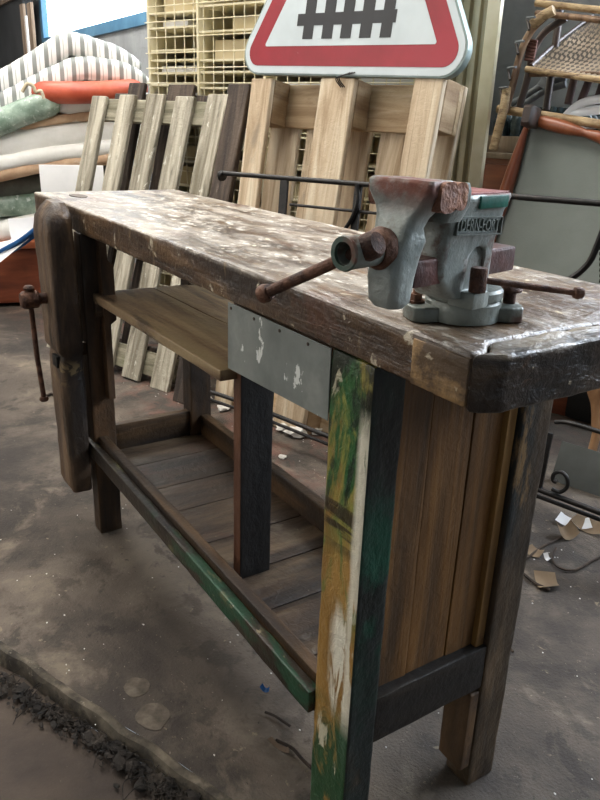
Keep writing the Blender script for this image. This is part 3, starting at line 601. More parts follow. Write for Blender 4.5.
b = box(BM(), (xl,D+.001,0), (xr,D+.012,zt), 0); obj('back_panel', b, BEIGE, rack, True)
b = box(BM(), (xl-.02,-.01,zt+.001), (xr+.02,D+.02,zt+.02), 0); obj('top_panel', b, CREAM, rack, True)
b = BM(); x = xl+.012; wstep = .055
while x < xr:
    tube(b, [(x,-.012,.02),(x,-.012,zt-.02)], .0022, 5); x += wstep
z = .05
while z < zt-.02:
    tube(b, [(xl,-.017,z),(xr,-.0165,z)], .0022, 5); z += .060
m_ = obj('wire_mesh', b, CREAM, rack, True)
# cardboard-coloured boxes kept in the rack
random.seed(11); grp = 'boxes stored in the wire rack'; n = 0
for i in range(len(xs)-1):
    zz = sorted(zl if i == 0 else [z+(.03*i if i > 1 else 0) for z in zr])
    for j in range(len(zz)-1):
        if zz[j] < .75 or zz[j+1] > 1.6: continue
        h = zz[j+1]-zz[j]; x0 = xs[i]+.015; x1 = xs[i+1]-.015
        if h < .05 or random.random() < .3: continue
        wf = random.uniform(.55,.95); hf = random.uniform(.5,.85)
        a = x0 + (x1-x0)*(1-wf)*random.random()
        bb = box(BM(), (a,.05,zz[j]+.0045), (a+(x1-x0)*wf,D-.03,zz[j]+.0045+(h-.013)*hf), .003)
        white = random.random() < .3
        xf(bb, K.M); c0 = K.M @ Vector((a,.05,zz[j]+.0045))
        col = 'white' if white else 'beige'; side = 'leftmost bay of the cream wire rack' if i == 0 else ('second bay of the cream wire rack' if i == 1 else 'cream rack bays behind the pine pallet')
        single('storage_box', bb, PAPER if white else BEIGE, f'{col} box in the {side}', 'box', K.M.copy() @ Matrix.Translation((a,.05,zz[j]+.0045)), group=f'{col} boxes in the {side}')
        n += 1

# ================================================================== CREAM METAL PANEL
PN = Frame((-1.33,1.36,0), 21, 0, 0)
xa, xb = PN.hit(438,80).x, PN.hit(496,20).x
prof = []; n = 5; w = (xb-xa)/n
for i in range(n):
    x = xa+w*i; prof += [(x,0),(x+w*.42,0),(x+w*.5,.02),(x+w*.86,.02),(x+w*.94,0)]
prof.append((xb,0)); back = [(x,y+.012) for x,y in reversed(prof)]
b = prism(BM(), prof+back, 0, 2.3, 0); xf(b, PN.M)
single('ribbed_sheet', b, CREAMM, 'tall ribbed cream metal panel standing right of the wire rack', 'panel', PN.M)
xq = PN.hit(489,60).x
b = prism(BM(), [(xq-.012,-.03),(xq+.03,-.03),(xq+.03,-.005),(xq-.012,-.005)], 0, 2.25, .002); xf(b, PN.M)
single('metal_strip', b, CREAM, 'narrow cream strip leaning on the right edge of the ribbed cream panel', 'strip', PN.M @ Matrix.Translation((xq,-.02,0)))

# ================================================================== PILE OF MATTRESSES AND PACKS (far left)
PF = Frame((-3.88,.42,0), 78, 0, 0); kp = PF.px2m(60,160)
def slab(path, th, y0, y1, nm, m, label, cat, group=None, rr=.45, sag=.0, seed=0, amp=.006):
    """soft folded pack: path of its middle line as it runs across, thickness in the same units, depth y0..y1"""
    P = smooth_path([PF.hit(x,y,y0) for x,y in path], 5); n_ = len(P); rings = []
    for i, p in enumerate(P):
        t = th if isinstance(th,(int,float)) else th[0]+(th[1]-th[0])*i/(n_-1)
        h = t*kp/2; e = min(i, n_-1-i); f = [.35,.72,.9,.98][e] if e < 4 else 1.; d = (P[min(i+1,n_-1)]-P[max(i-1,0)]).normalized(); up = Vector((-d.z,0,d.x))
        rings.append([Vector((0,(y1-y0)/2+a,0))+p+up*(c*f) for a, c in rrect((y1-y0)/2*(.9+.1*f), h, h*rr*2, 5)])
    b = loft(BM(), rings); rough(b, amp, 9, .05, seed, 3); xf(b, PF.M)
    return single(nm, b, m, label, cat, PF.M @ Matrix.Translation(P[n_//2]), group)
base = thing('wooden_chest', 'red-brown varnished wooden chest on the floor under the pile at left', 'chest', PF.M)
fl = PF.hit(0,308); tz = PF.hit(30,243).z
b = box(BM(), (PF.hit(-60,280).x,0,0.02), (PF.hit(125,280).x,.62,tz-.03), .02); obj('chest_body', rough(b,.004,4,.1), REDBOX, base, True)
b = box(BM(), (PF.hit(-62,280).x,-.02,tz-.03), (PF.hit(128,280).x,.64,tz+.012), .012); obj('chest_rim', b, REDRIM, base, True)
b = BM()
for px in (-50,115):
    xx = PF.hit(px,280).x
    for yy in (.05,.5): box(b, (xx-.03,yy,0), (xx+.03,yy+.06,.025), .003)
obj('chest_foot', b, DARKST, base, True)
slab([(-50,243),(0,234),(30,226),(60,222),(120,222)], 22, .02,.6,'folded_pack', WHITEP,'white plastic pack lying straight on the red-brown chest','pack', seed=1)
slab([(-40,208),(10,206),(60,204),(130,200)], 24, .05,.6,'bubble_wrapped_pack', BUBBLE,'flat green bubble-wrapped pack low in the pile, beside the leg vise','pack', seed=2)
slab([(-50,196),(0,190),(40,184),(90,180),(140,174)], 18, .06,.6,'felt_mat', GREYM,'dark grey felt mat in the middle of the pile','mat', seed=3)
slab([(-50,182),(0,175),(40,167),(90,160),(150,153)], 14, -.05,.6,'padded_pack', BROWNEDGE,'white pack with torn brown padding along its lower edge','pack', seed=4)
slab([(-50,172),(0,164),(40,157),(90,150),(150,143)], 16, -.06,.55,'folded_sheet', WHITEP,'creased white sheet covering the torn brown padding','sheet', seed=14)
slab([(-50,154),(0,147),(40,139),(80,133),(150,127)], 30, -.04,.6,'wrapped_pack', WHITEP,'puffy white wrapped pack just above the creased white sheet','pack', seed=5)
slab([(20,128),(50,121),(80,117),(150,112)], 9, -.05,.6,'padding_strip', BROWNEDGE,'brown padding strip peeping out between white packs','padding', seed=6)
slab([(58,108),(75,103),(90,100),(150,97)], 24, -.06,.6,'wrapped_pack', WHITEP,'small white wrapped pack right of the bubble-wrapped roll, under the orange lifebuoy','pack', seed=7)
slab([(-50,136),(0,122),(25,112),(45,105),(60,100)], 25, -.10,.5,'bubble_wrapped_roll', BUBBLE,'green bubble-wrapped roll high in the pile, left of a white pack','pack', seed=8)
# lifebuoy lying on the packs
lc = PF.hit(86,89,.10); rad = 66*kp; Mb = PF.M @ Matrix.Translation(lc) @ Matrix.Rotation(R_(-4),4,'Y') @ Matrix.Rotation(R_(6),4,'X')
bu = thing('lifebuoy', 'orange plastic lifebuoy with pale rope under the striped mattresses', 'lifebuoy', Mb)
pts = [(rad*.8*math.cos(a/32*2*math.pi), rad*.62*math.sin(a/32*2*math.pi), 0) for a in range(33)]
obj('ring', tube(BM(), pts, 10.5*kp, 16, False, 1.15, (0,0,1)), ORANGE, bu, True)
b = tube(BM(), [Mb.inverted() @ PF.M @ PF.hit(x,y,-.16) for x,y in [(22,92),(27,84),(33,86),(36,92),(41,91),(44,99)]], .009, 8, True); obj('rope', b, ROPE, bu, True)
slab([(-50,126),(-10,110),(30,90),(60,75),(80,68),(112,70),(150,82)], 22, -.04,.5,'striped_mattress', STRIPE,'lower of the two folded grey-striped mattresses, on the lifebuoy','mattress','folded striped mattresses', seed=9, rr=.35)
slab([(-50,104),(-10,88),(30,67),(56,50),(70,43),(100,51),(142,66)], 22, -.02,.5,'striped_mattress', STRIPE,'upper of the two folded grey-striped mattresses, topmost of the pile','mattress','folded striped mattresses', seed=10, rr=.35)
slab([(-50,146),(-20,130),(10,114),(34,102)], 18, .10,.5,'striped_mattress', STRIPE,'third grey-striped mattress, in shade at the left beneath the other two','mattress','folded striped mattresses', seed=12, rr=.35)
# papers and blue sheet
def sheet(pts, nm, m, label, cat, th=.006, d=-.1):
    P = [PF.hit(x,y,d+dd) for x,y,dd in pts]; t = bmesh.new(); a = [t.verts.new(p) for p in P]; c = [t.verts.new(p+Vector((0,th,-.002))) for p in P]; n_ = len(P)
    t.faces.new(a); t.faces.new(c[::-1])
    for i in range(n_): t.faces.new((a[i],c[i],c[(i+1)%n_],a[(i+1)%n_]))
    bmesh.ops.recalc_face_normals(t, faces=t.faces); rough(t,.004,6,.06,len(P),3); xf(t, PF.M); return single(nm, t, m, label, cat, PF.M @ Matrix.Translation(P[0]))
sheet([(8,219,.02),(34,217,.02),(38,236,0),(12,243,-.02)], 'paper_sheet', PAPER, 'white sheet of paper hanging over the chest beside the leg vise', 'paper')
sheet([(-30,248,.0),(10,240,.0),(34,228,.02),(30,238,-.02),(0,262,-.06),(-30,270,-.06)], 'paper_sheet', PAPER, 'second white paper drooping in front of the chest at the left edge', 'paper', d=-.12)
b = BM()
for k in range(4): tube(b, [PF.M @ PF.hit(x,y+k*2.2,-.16+.012*k) for x,y in [(-20,262),(6,248),(20,240),(36,228)]], .010, 8, True, .5)
single('blue_sheet', b, BLUET, 'crumpled blue plastic sheet spilling over the chest rim', 'sheet')
b = BM(); box(b, (0,-.012,0),(.34,0,.25),.003); pr = PF.hit(42,200,.0)
rb = thing('white_panel', 'plain white board standing behind the grey pallet, beside the pile', 'board', PF.M @ Matrix.Translation(Vector((PF.hit(42,200,-.35).x,-.35,0))))
zz0, zz1 = PF.hit(60,190,-.35).z, PF.hit(60,165,-.35).z
b = box(BM(), (0,0,.35),(PF.hit(104,180,-.35).x-PF.hit(42,200,-.35).x,.012,zz1), .002); obj('panel', b, PAPER, rb, True)
b = box(BM(), (.05,.002,0),(.08,.012,.352), .002); obj('leg', b, PAPER, rb, True)
b = box(BM(), (.22,.002,0),(.25,.012,.352), .002); obj('leg', b, PAPER, rb, True)

# ================================================================== RIGHT BACKGROUND
QF = Frame((-.95,1.26,0), 15, 10, 0)
def q_(px,py,d=0.): return QF.hit(px,py,d)
hb = thing('folding_screen', 'grey-green cloth panel in a turned wooden frame leaning behind the near end of the bench', 'screen', QF.M)
TL = q_(531,122); TR = q_(640,143); 
zt_ = TL.z; x0 = q_(480,300).x+.0; 
P = [q_(529,120),q_(560,126),q_(600,136),q_(640,145),q_(640,345),q_(560,335),q_(482,318),q_(496,230),q_(515,160)]
t = bmesh.new(); poly = [(p.x,p.z) for p in P]
b = prism(BM(), poly, -.05, -.01, .006, YZ); 
xf(b, Matrix()); obj('cloth_panel', rough(b,.003,3,.1), CANVAS, hb, True)
A_, B_ = q_(528,118,-.01), q_(650,150,-.01); n_ = 40; pts = []; rr_ = []
for i in range(n_+1):
    t_ = i/n_; pts.append(A_.lerp(B_, t_)); u = t_*2.2; rr_.append(.011+.009*abs(math.sin(math.pi*min(1,max(0,(u%1.1)/1.1)))) + (.005 if abs(u-1.42) < .04 else 0))
obj('top_rail', tube(BM(), pts, rr_, 14), TURNED, hb, True)
A_, B_ = q_(527,125,-.005), q_(470,305,-.005); pts = [A_.lerp(B_, i/30) for i in range(31)]; rr_ = [.008+.013*math.sin(math.pi*min(1,i/22)) if i < 22 else .010 for i in range(31)]
obj('side_rail', tube(BM(), pts, rr_, 14), TURNED, hb, True)
c = q_(533,118,-.03); b = loft(BM(), [[(c.x+dx*s,c.y-.02+yy,c.z+dz*s) for dx,dz in rrect(.017,.030,.006,3)] for yy,s in ((-.03,.7),(-.02,1),(.03,1),(.04,.7))]); obj('corner_block', b, DARKST, hb, True)
# turned leg and foot seen low at the right edge
T1 = q_(599,366,.10); T2 = q_(597,432,.10)
b = BM(); pts = [T1.lerp(T2,i/16) for i in range(17)]; tube(b, pts, [.014,.02,.028,.034,.036,.036,.034,.03,.026,.022,.02,.019,.018,.018,.018,.017,.016], 14); obj('turned_leg', b, TANW, hb, True)['label'] = 'pale turned wooden leg'
zf_ = -QF.M.translation.z; T3 = q_(597,436); lowz = (QF.I @ at(590,475,'z',0)).z
for xx in (T2.x, q_(505,300).x): obj('leg', tube(BM(), [Vector((xx,T2.y,T2.z if xx == T2.x else q_(505,318,.10).z)), Vector((xx,T2.y,-.0))], .014, 12), TANW, hb, True)
bp0 = at(575,421,'z',0); BF = Frame((bp0.x,bp0.y,0), 15, 0, 0); z1b = BF.hit(575,372).z
for xx in (T2.x, q_(505,300).x): obj('leg_bracket', box(BM(), (xx-.02,-.012,q_(560,330).z-.02),(xx+.02,T2.y+.012,q_(560,330).z+.03),.004), TANW, hb, True)
tp = Vector((T2.x,T2.y,q_(560,330).z)); obj('leg_top', tube(BM(), [tp, T1], .016, 12), TANW, hb, True)
sc_t = thing('black_case', 'black box-shaped case on the floor under the cloth screen, seen beneath the worktop end', 'case', BF.M)
obj('case_body', box(BM(), (-.05,0,0.001),(.45,.22,z1b),.02), mat('black_vinyl', ['0d0d0e','151516','1c1c1e'], (9,9,9), rough=.5, bump=.2), sc_t, True)
obj('case_lid', box(BM(), (-.055,-.006,z1b+.001),(.455,.226,z1b+.025),.01), mat('black_vinyl_lid', ['121213','1b1b1d'], (9,9,9), rough=.45, bump=.1), sc_t, True)
gp0 = at(560,492,'z',0); gp0 = at(575,492,'z',.0); HF = Frame((gp0.x-.02,gp0.y+.02,0), 16, 18, 0); ga, gb = HF.hit(562,441), HF.hit(640,452)
bb = box(BM(), (ga.x,0,0),(gb.x,.008,ga.z),.001); xf(bb, HF.M)
single('grey_board', bb, DGREY, 'flat grey board leaning low behind the iron gate at the right edge', 'board', HF.M)

# stacked rattan chair on top
RF = Frame((-.95,1.26,0), 15, 10, 0); dR = .14
def r_(px,py,d=0.): return QF.hit(px,py,d+.06)
ch = thing('rattan_chair', 'upturned brown rattan chair with a woven cane seat on top of the stack at right', 'chair', QF.M)
def rt(nm, pts, r, m=RATTAN, flat=1.): return obj(nm, tube(BM(), [r_(*p) for p in pts], r, 10, len(pts) > 2, flat), m, ch, True)
rt('rail', [(498,109,-.06),(560,118,-.06),(640,131,-.06)], .013, RATTANL)
rt('rail', [(526,69,-.08),(600,80,-.08),(650,88,-.08)], .009, RATTANL); rt('rail', [(530,75,-.06),(600,74,-.06),(650,86,-.06)], .006)
rt('rail', [(536,3,-.05),(600,10,-.05),(660,16,-.05)], .010, RATTANL); rt('rail', [(536,13,-.05),(600,20,-.05),(660,28,-.05)], .009)
rt('leg', [(507,88,-.09),(503,112,-.10),(493,150,-.10)], .014, RATTANL)
rt('back_post', [(548,14,-.08),(532,30,-.08),(521,52,-.08),(512,88,-.08),(505,112,-.08)], .011)
rt('back_post', [(566,18,-.03),(545,32,-.03),(533,52,-.03),(527,80,-.03),(518,112,-.03)], .011, DARKST)
rt('binding', [(554,10,-.09),(543,16,-.09),(532,25,-.09)], .015, RATTANL)
rt('leg', [(560,8,.05),(556,40,.05),(546,110,.05)], .012, DARKST)
for k in range(7): rt('binding', [(528.5-k*.6,40+k*3.2,-.06),(537.5-k*.6,41.5+k*3.2,-.06)], .0045, mat('red_brown_binding', ['5a3830','6f483e'], (30,30,30)) if k == 0 else bpy.data.materials['red_brown_binding'])
for x, y in ((527,18),(516,42),(508,68),(500,88)):
    rt('tack', [(x,y,-.09),(x+2,y+12,-.10)], .0045, DARKST); rt('tack', [(x,y,-.10),(x+8,y-1,-.12)], .0035, GREYT)
# woven seat
p = [r_(531,67,-.075), r_(600,76,-.085), r_(650,84,-.085), r_(650,8,.32), r_(594,15,.30)]
t = bmesh.new(); P4 = [r_(531,67,-.075), r_(655,86,-.085), r_(668,26,.22), r_(590,20,.22)]
n1, n2 = 46, 30; gr = []
for i in range(n1+1):
    row = []
    for j in range(n2+1):
        u, v = i/n1, j/n2; pp = P4[0].lerp(P4[1],u).lerp(P4[3].lerp(P4[2],u), v); pp = pp + Vector((0,0,(.0035 if (i+j)%2 else -.0035)-.02*math.sin(math.pi*v)*math.sin(math.pi*u))); row.append(t.verts.new(pp))
    gr.append(row)
for i in range(n1):
    for j in range(n2): t.faces.new((gr[i][j],gr[i+1][j],gr[i+1][j+1],gr[i][j+1]))
bmesh.ops.recalc_face_normals(t, faces=t.faces); g2 = bmesh.ops.solidify(t, geom=t.faces[:], thickness=.004)
obj('woven_seat', t, WEAVE, ch, True, 20)
rt('seat_side', [(531,66,-.075),(558,42,.07),(592,16,.22)], .007, DARKST)
rt('seat_back_rail', [(588,19,.22),(640,24,.22),(668,26,.22)], .008, DARKST)
# second chair pieces behind: bare curved tubes
ch2 = thing('metal_chair', 'grey tubular metal chair frame wedged behind the rattan chair', 'chair', QF.M)
for k, off in enumerate((0,7)): obj('frame_tube', tube(BM(), [QF.hit(x,y+off,.16) for x,y in [(512,104),(526,96),(545,84),(566,77)]], .011, 10, True), GREYT, ch2, True)
b = box(BM(), (-.02,-.014,-.016),(.02,.014,.016),.003); xf(b, Matrix.Translation(QF.hit(546,84,.145)) @ Matrix.Rotation(R_(30),4,'Y')); obj('clamp', b, GREYT, ch2, True)
ch3 = thing('bentwood_chair', 'white-lacquered chair with curved arms lying under the rattan chair', 'chair', QF.M)
for pts in ([(536,131),(552,130),(562,120),(578,105),(600,99),(625,98)], [(556,124),(575,114),(600,110),(630,110)], [(560,136),(580,127),(600,124),(630,124)]):
    obj('arm', tube(BM(), [QF.hit(x,y,.06) for x,y in pts], .013, 10, True, .6), WHITET, ch3, True)
for a, c in (((575,75),(568,104)),((590,78),(580,104)),((604,80),(596,104))):
    obj('leg', tube(BM(), [QF.hit(*a,.08),QF.hit(*c,.08)], .012, 10), mat('plum_brown_leg',['40302e','58433f'],(12,12,12)) if 'plum_brown_leg' not in bpy.data.materials else bpy.data.materials['plum_brown_leg'], ch3, True)
obj('seat', xf(box(BM(), (-.1,-.02,-.012),(.5,.12,.012),.006), Matrix.Translation(QF.hit(560,138,.1))), DARKST, ch3, True)
# cabinet, shelf and crates against the back wall
CF = Frame((-1.35,1.80,0), 21, 0, 0)
def c_(px,py,d=0.): return CF.hit(px,py,d)
cab = thing('drawer_cabinet', 'low red-brown cabinet with drawers behind the cream panel and the cloth screen', 'cabinet', CF.M)
z1 = c_(500,153).z; xa = c_(470,160).x
b = box(BM(), (xa,0,0),(xa+.56,.30,z1-.02),.004); obj('carcass', b, REDBOX, cab, True)
b = box(BM(), (xa-.02,-.02,z1-.02),(xa+.58,.31,z1),.004); obj('cabinet_top', b, STRIPW, cab, True)
for k in range(3):
    zt1 = z1-.04-k*.17; b = box(BM(), (xa+.03,-.018,zt1-.15),(xa+.53,-.001,zt1),.004); dr = obj('drawer', b, REDBOX, cab, True)
    b = tube(BM(), [(xa+.22,-.026,zt1-.075),(xa+.36,-.026,zt1-.075)], .008, 8); obj('handle', b, BLACKI, dr, True)
zb1 = z1
for j, (h, wd) in enumerate(((.11,.34),)):
    cr_ = thing('bottle_crate', 'wooden crate of dusty dark bottles on the red-brown cabinet', 'crate', CF.M @ Matrix.Translation((xa+.02,.04,z1+.0005)))
    for y0 in (0,.24): obj('side', box(BM(), (0,y0,0),(.5,y0+.012,.06),.002), STRIPW, cr_, True)
    for x0 in (0,.488): obj('side', box(BM(), (x0,.013,0),(x0+.012,.239,.06),.002), STRIPW, cr_, True)
    obj('bottom', box(BM(), (.013,.013,0),(.487,.239,.006),0), STRIPW, cr_, True)
pb_ = BM(); lathe(pb_, [(.001,0),(.026,0),(.028,.006),(.028,.10),(.024,.12),(.011,.135),(.011,.16),(.001,.162)], Matrix(), 14)
bot = None
for i in range(7):
    for j in range(3):
        Mx = CF.M @ Matrix.Translation((xa+.02+.05+.065*i,.04+.055+.07*j,z1+.0075))
        if bot is None: bot = obj('bottle', pb_, GLASSB); o = bot
        else: o = bot.copy(); C.objects.link(o)
        o.matrix_basis = Mx; tag(o, 'dusty dark bottle standing in the wooden crate on the cabinet', 'bottle', 'bottles in the crate')
# dark boards and strips left of the window
WF = Frame((-6.2,1.34,0), 0, 0, 0)
def w_(px,py,d=0.): return WF.hit(px,py,d)
db = thing('dark_cabinet', 'tall charcoal cabinet with a pale wooden top rail in the far left corner', 'cabinet', WF.M)
x1 = w_(25,30).x; z0 = w_(10,2).z
b = box(BM(), (x1-1.4,0,0),(x1,.08,z0),.004); obj('carcass', b, DCAB, db, True)
b = box(BM(), (x1-1.42,-.02,z0+.001),(w_(37,10).x,.09,z0+.07),.004); obj('top_rail', b, STRIPW, db, True)
for a, c, top_, lab in ((25,28,4,'darkest'),(29,30.5,16,'shortest, palest'),(32,36,3,'widest')):
    b = box(BM(), (w_(a,30).x,-.03,0),(w_(c,30).x,-.005,w_(a,top_).z),.003); xf(b, WF.M)
    single('wooden_strip', b, STRIPW if a != 29 else PAPER, f'{lab} of the upright wooden strips standing beside the charcoal cabinet', 'strip', WF.M @ Matrix.Translation((w_(a,30).x,0,0)), 'strips beside the charcoal cabinet')

# ================================================================== FLOOR LITTER
def chunk(px, py, s, seed, z=0): 
    p = at(px,py,'z',0); b = blob(BM(), (0,0,s*.45), (s*1.2,s*.9,s*.5), seed, 2, .8)
    for v in b.verts: v.co.z = max(v.co.z, 0.0005)
    return b, Matrix.Translation(p) @ Matrix.Rotation(seed*1.3,4,'Z')
where = ['leftmost white plaster lump, just right of the far back leg of the bench','small white plaster lump behind the bench beside the far back leg','white plaster lump seen just right of the middle post','flat white plaster lump in the middle of the row under the zinc sheet','largest white plaster lump under the zinc sheet','white plaster lump touching the largest one on its right','small last white plaster lump beside the green leg','tiny white plaster crumb on the dusty floor below the row of lumps']
for i, (x, y, s) in enumerate([(204,402,.028),(223,410,.022),(267,424,.026),(284,430,.026),(297,436,.036),(309,431,.024),(317,434,.02),(282,458,.012)]):
    b, M = chunk(x,y,s,i+1); o = obj('plaster_lump', b, PLASTER); o.matrix_basis = M; tag(o, where[i], 'plaster lump', 'white plaster lumps behind the bench')
def scrap(px, py, w, h, rz, m, nm, label, cat, curl=.01, z=0):
    t = bmesh.new(); n_ = 6; gr = [[t.verts.new(((i/n_-.5)*w*(1-.25*(j/n_)), (j/n_-.5)*h, .002+curl*((i/n_-.5)**2*3+(j/n_)*.6))) for j in range(n_+1)] for i in range(n_+1)]
    for i in range(n_):
        for j in range(n_): t.faces.new((gr[i][j],gr[i+1][j],gr[i+1][j+1],gr[i][j+1]))
    bmesh.ops.solidify(t, geom=t.faces[:], thickness=-.0015)
    o = obj(nm, t, m); o.matrix_basis = Matrix.Translation(at(px,py,'z',.0005)) @ Matrix.Rotation(R_(rz),4,'Z'); tag(o, label, cat); return o
scrap(546,583,.075,.05,-40,CARD,'card_scrap','brown card scrap on the floor right of the back leg, nearest to the viewer','card')
scrap(534,554,.05,.035,10,CARD,'card_scrap','small pale card scrap on the floor close to the back leg','card')
scrap(573,526,.10,.035,35,PAPER,'paper_scrap','bright white pointed paper scrap on the litter by the gate','paper',.02)
scrap(565,537,.06,.04,70,CARD,'card_scrap','crumpled brown card under the white paper scrap','card',.03)
scrap(590,530,.10,.05,15,CARD,'card_scrap','long crumpled brown card at the right edge below the gate','card',.03)
scrap(547,560,.035,.01,-30,PAPER,'paper_scrap','tiny white strip of paper between the two card scraps','paper')
scrap(265,692,.022,.006,25,BLUET,'wood_chip','tiny blue-green chip on the floor left of the green leg','chip')
scrap(279,749,.05,.005,20,STRIPW,'splinter','pale straw splinter on the floor near the foot of the green leg','splinter')
for k, (px, py, s) in enumerate(((137,688,.028),(153,716,.034))):
    pp = at(px,py,'z',0); out = [(s*(1+.25*noise.noise(Vector((math.cos(a/18*6.283)*1.5,math.sin(a/18*6.283)*1.5,k*4)))) * math.cos(a/18*6.283), s*.85*(1+.25*noise.noise(Vector((math.cos(a/18*6.283)*1.5,math.sin(a/18*6.283)*1.5,k*4+2)))) * math.sin(a/18*6.283)) for a in range(18)]
    bb = prism(BM(), out, 0, .0012, .0004); o = obj('cement_patch', bb, PATCH); o.matrix_basis = Matrix.Translation((pp.x,pp.y,.0003)); tag(o, ('upper, rougher' if k == 0 else 'lower, rounder')+' of two pale dried cement splats on the floor above the kerb', 'cement splat')
def twig(pts, r, label, nm='twig'):
    P = [at(x,y,'z',.006) for x,y in pts]; b = tube(BM(), P, r, 6, True); return single(nm, b, TWIG, label, 'twig')
twig([(525,560),(540,548),(556,540),(570,532)], .003, 'dark twig running from the back leg up to the white paper scrap')
twig([(556,548),(553,560),(560,568),(575,570),(590,562),(602,556)], .0032, 'curved dark twig below the brown card at the right edge')
twig([(524,574),(535,583),(550,590)], .004, 'short dark twig passing under the nearest card scrap')
twig([(496,632),(505,640),(513,652)], .003, 'short twig on the floor right of the dark-patched back leg')
twig([(276,740),(292,748),(303,760),(316,772)], .003, 'thin twig left of the foot of the green leg')
twig([(265,712),(275,716),(290,726)], .0025, 'thin bent twig on the floor, upper one left of the green leg')
twig([(44,397),(52,394),(60,398),(66,396)], .006, 'crumbled dark twig left of the vise handle on the far floor')
b = BM(); random.seed(5)
for k in range(520):
    t_ = random.random(); x = -6+222*t_; y = 664+146*t_; p = at(x-abs(random.gauss(0,11))+3,y+abs(random.gauss(0,9))-2,'z',-.01); s = random.uniform(.0015,.006)*(1 if random.random() < .93 else 2.2)
    blob(b, (p.x,p.y,-.018+s*.3), (s*1.5,s,s*.6), k, 1, .9)
for k in range(70):
    t_ = random.random(); x = 5+205*t_; y = 660+142*t_; p = at(x-random.uniform(0,22),y+random.uniform(0,12),'z',-.01); a = random.uniform(0,6.28); l = random.uniform(.02,.07)
    tube(b, [p+Vector((0,0,-.004)), p+Vector((math.cos(a)*l*.5,math.sin(a)*l*.5,.004)), p+Vector((math.cos(a+.5)*l,math.sin(a+.5)*l,-.004))], .0009, 5, True)
single('rubble', b, LITTER, 'dark rubble, roots and twigs filling the groove along the kerb at lower left', 'rubble', Matrix.Translation((-.7,-.3,-.02)), kind='stuff')
b = BM(); random.seed(9)
for k in range(420):
    if random.random() < .5: p = Vector((random.uniform(-3.2,-.4), random.uniform(.45,1.0), 0))
    else: p = Vector((random.uniform(-1.5,.6), random.uniform(-.25,1.1), 0))
    s = random.uniform(.0008,.0022); blob(b, (p.x,p.y,s*.3), (s*1.3,s,s*.6), k, 1, .5)
single('grit', b, PLASTER, 'pale grit scattered over the concrete floor', 'grit', Matrix.Translation((-1,.5,0)), kind='stuff')

# ================================================================== ROOM
# floor with a kerb line and a lower trodden strip in front of it
k0, k1 = at(0,641,'z',0), at(232,800,'z',0); kd = (k1-k0).normalized(); kn = Vector((-kd.y,kd.x,0))
if kn.y < 0: kn = -kn
def kp_(s, off, z): p = k0 + kd*s + kn*off; return (p.x,p.y,z)
XMIN, XMAX, YMIN, YMAX, HC = -9.2, 4.0, -3.8, 5.0, 3.2
def ground(name, rows, m, amp, s0=-9, s1=6, seg=240, seed=0):
    t = bmesh.new(); V = []
    for i in range(seg+1):
        s = s0+(s1-s0)*i/seg; V.append([t.verts.new(Vector(kp_(s,o,z)) + Vector((0,0,amp*(noise.noise(Vector((s*2.3,o*2.3,seed)))))) + kn*(0 if abs(o) > .2 else .006*noise.noise(Vector((s*14,o*3,seed+4))))) for o,z in rows])
    for i in range(seg):
        for j in range(len(rows)-1): t.faces.new((V[i][j],V[i+1][j],V[i+1][j+1],V[i][j+1]))
    bmesh.ops.recalc_face_normals(t, faces=t.faces)
    if sum(f.normal.z for f in t.faces) < 0: bmesh.ops.reverse_faces(t, faces=t.faces)
    return struct(name, t, m)
ground('floor', [(0.002,-.0),(.05,.0),(.3,0),(1,0),(3,0),(9,0)], FLOOR, 0)
ground('trim_1', [(-.022,-.03),(-.019,-.008),(-.014,.0015),(-.006,.002),(.001,.0008),(.006,-.004)], KERB, .0012, -3, 3, 500)
ground('floor_2', [(-6,-.015),(-1,-.015),(-.3,-.015),(-.12,-.018),(-.06,-.03),(-.02,-.03)], DIRTF, .006, seed=5)
def wallq(name, a, c, z0, z1, m, th=.12, holes=()):
    """wall from plan point a to c, thickness behind; holes (s0, s1, z0, z1) along its length"""
    a, c = Vector((*a,0)), Vector((*c,0)); d = c-a; ln = d.length; M = Matrix.Translation(a) @ Matrix.Rotation(math.atan2(d.y,d.x),4,'Z'); b = BM(); s = 0
    for h in sorted(holes):
        box(b, (s,0,z0),(h[0],th,z1)); box(b, (h[0],0,z0),(h[1],th,h[2])); box(b, (h[0],0,h[3]),(h[1],th,z1)); s = h[1]
    box(b, (s,0,z0),(ln,th,z1)); xf(b, M); return struct(name, b, m), M
YB = 1.5
wxl, wzb = at(93,38,'y',YB), None
zsill = at(120,31,'y',YB).z; xleft = at(43,30,'y',YB).x
xB0, xB1 = XMIN, -1.9
_, MB_ = wallq('wall_back', (xB0,YB), (xB1,YB), -.05, HC, WALL, holes=[(xleft-xB0, -2.9-xB0, zsill, 2.9)])
def win(n, M, s0, s1, z0, z1, glow, fr=.06, mull=1):
    b = BM(); 
    for a, c in (((s0,-.02,z0),(s1,.06,z0+fr)),((s0,-.02,z1-fr),(s1,.06,z1)),((s0,-.02,z0+fr),(s0+fr,.06,z1-fr)),((s1-fr,-.02,z0+fr),(s1,.06,z1-fr))): box(b, a, c, .004)
    for k in range(1, mull): x = s0+(s1-s0)*k/mull; box(b, (x-.02,-.01,z0+fr),(x+.02,.05,z1-fr), .003)
    xf(b, M); o = struct(f'window_{n}', b, BLUEF)
    p = BM(); box(p, (s0+fr,.03,z0+fr),(s1-fr,.035,z1-fr)); xf(p, M); q2 = obj('pane', p, glow, o); return o
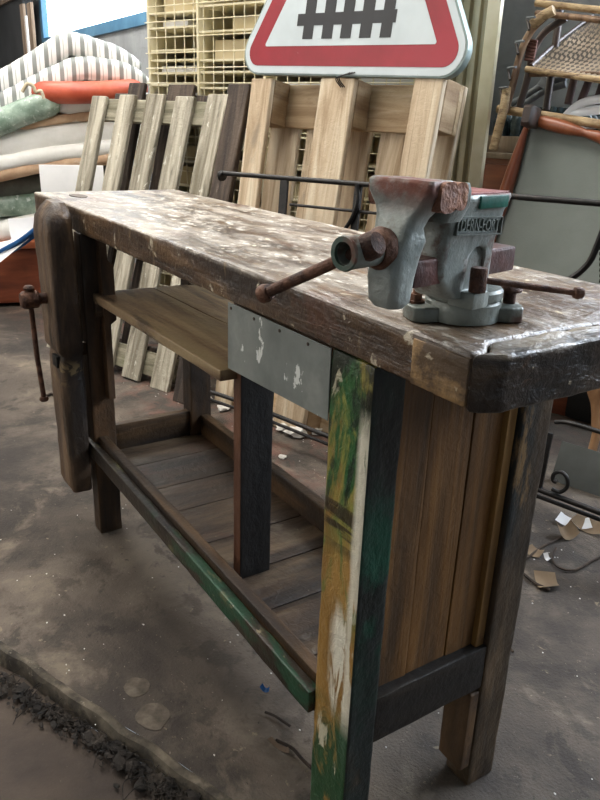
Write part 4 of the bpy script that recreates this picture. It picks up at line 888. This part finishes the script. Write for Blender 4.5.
win(1, MB_, xleft-xB0, -2.9-xB0, zsill, 2.9, SKY, .075)
# right-hand back wall running parallel to the pallets
a = (-2.6, 1.78); sl = math.tan(R_(21)); cpt = (4.0, 1.78+(4.0+2.6)*sl)
len2 = math.hypot(cpt[0]-a[0],cpt[1]-a[1])
_, MC = wallq('wall_back_right', a, cpt, -.05, HC, WALL, holes=[(1.5,5.6,1.60,2.85)])
win(2, MC, 1.5, 5.6, 1.60, 2.85, SKYW, .05, 4)
wallq('wall_left', (XMIN,YMIN), (XMIN,YB), -.05, HC, WALL); wallq('wall_right', (XMAX,cpt[1]), (XMAX,YMIN), -.05, HC, WALL)
_, MF = wallq('wall_front', (XMAX,YMIN), (XMIN,YMIN), -.05, HC, WALL, holes=[(5.0,9.0,1.0,2.9)])
win(3, MF, 5.0, 9.0, 1.0, 2.9, SKYF, .06, 4)
# ceiling with skylight strips
sk = [(-4.6,-.6,-.2,1.0),(-3.4,-.9,-2.6,-1.5)]
b = BM(); xs_ = [XMIN,-5.2,-.9,XMAX]; 
def slabc(x0,x1,y0,y1): box(b, (x0,y0,HC),(x1,y1,HC+.08))
slabc(XMIN,XMAX,YMIN,-2.6); slabc(XMIN,-6.4,-2.6,YMAX); slabc(-.7,XMAX,-2.6,YMAX); slabc(-6.4,-.7,-1.6,-.4); slabc(-6.4,-.7,.8,YMAX)
struct('ceiling', b, CEIL)
b = box(BM(), (-6.4,-2.6,HC+.03),(-.7,-1.6,HC+.04)); struct('window_4', b, SKYR1)
b = box(BM(), (-6.4,-.4,HC+.03),(-.7,.8,HC+.04)); struct('window_5', b, SKYR2)
sc_ = bpy.context.scene
w = bpy.data.worlds.new('world'); sc_.world = w; w.use_nodes = True; w.node_tree.nodes['Background'].inputs[0].default_value = (.55,.62,.7,1); w.node_tree.nodes['Background'].inputs[1].default_value = .5
vs = sc_.view_settings; vs.view_transform = 'Standard'; vs.look = 'None'; vs.gamma = 1; vs.use_curve_mapping = False; vs.exposure = .0
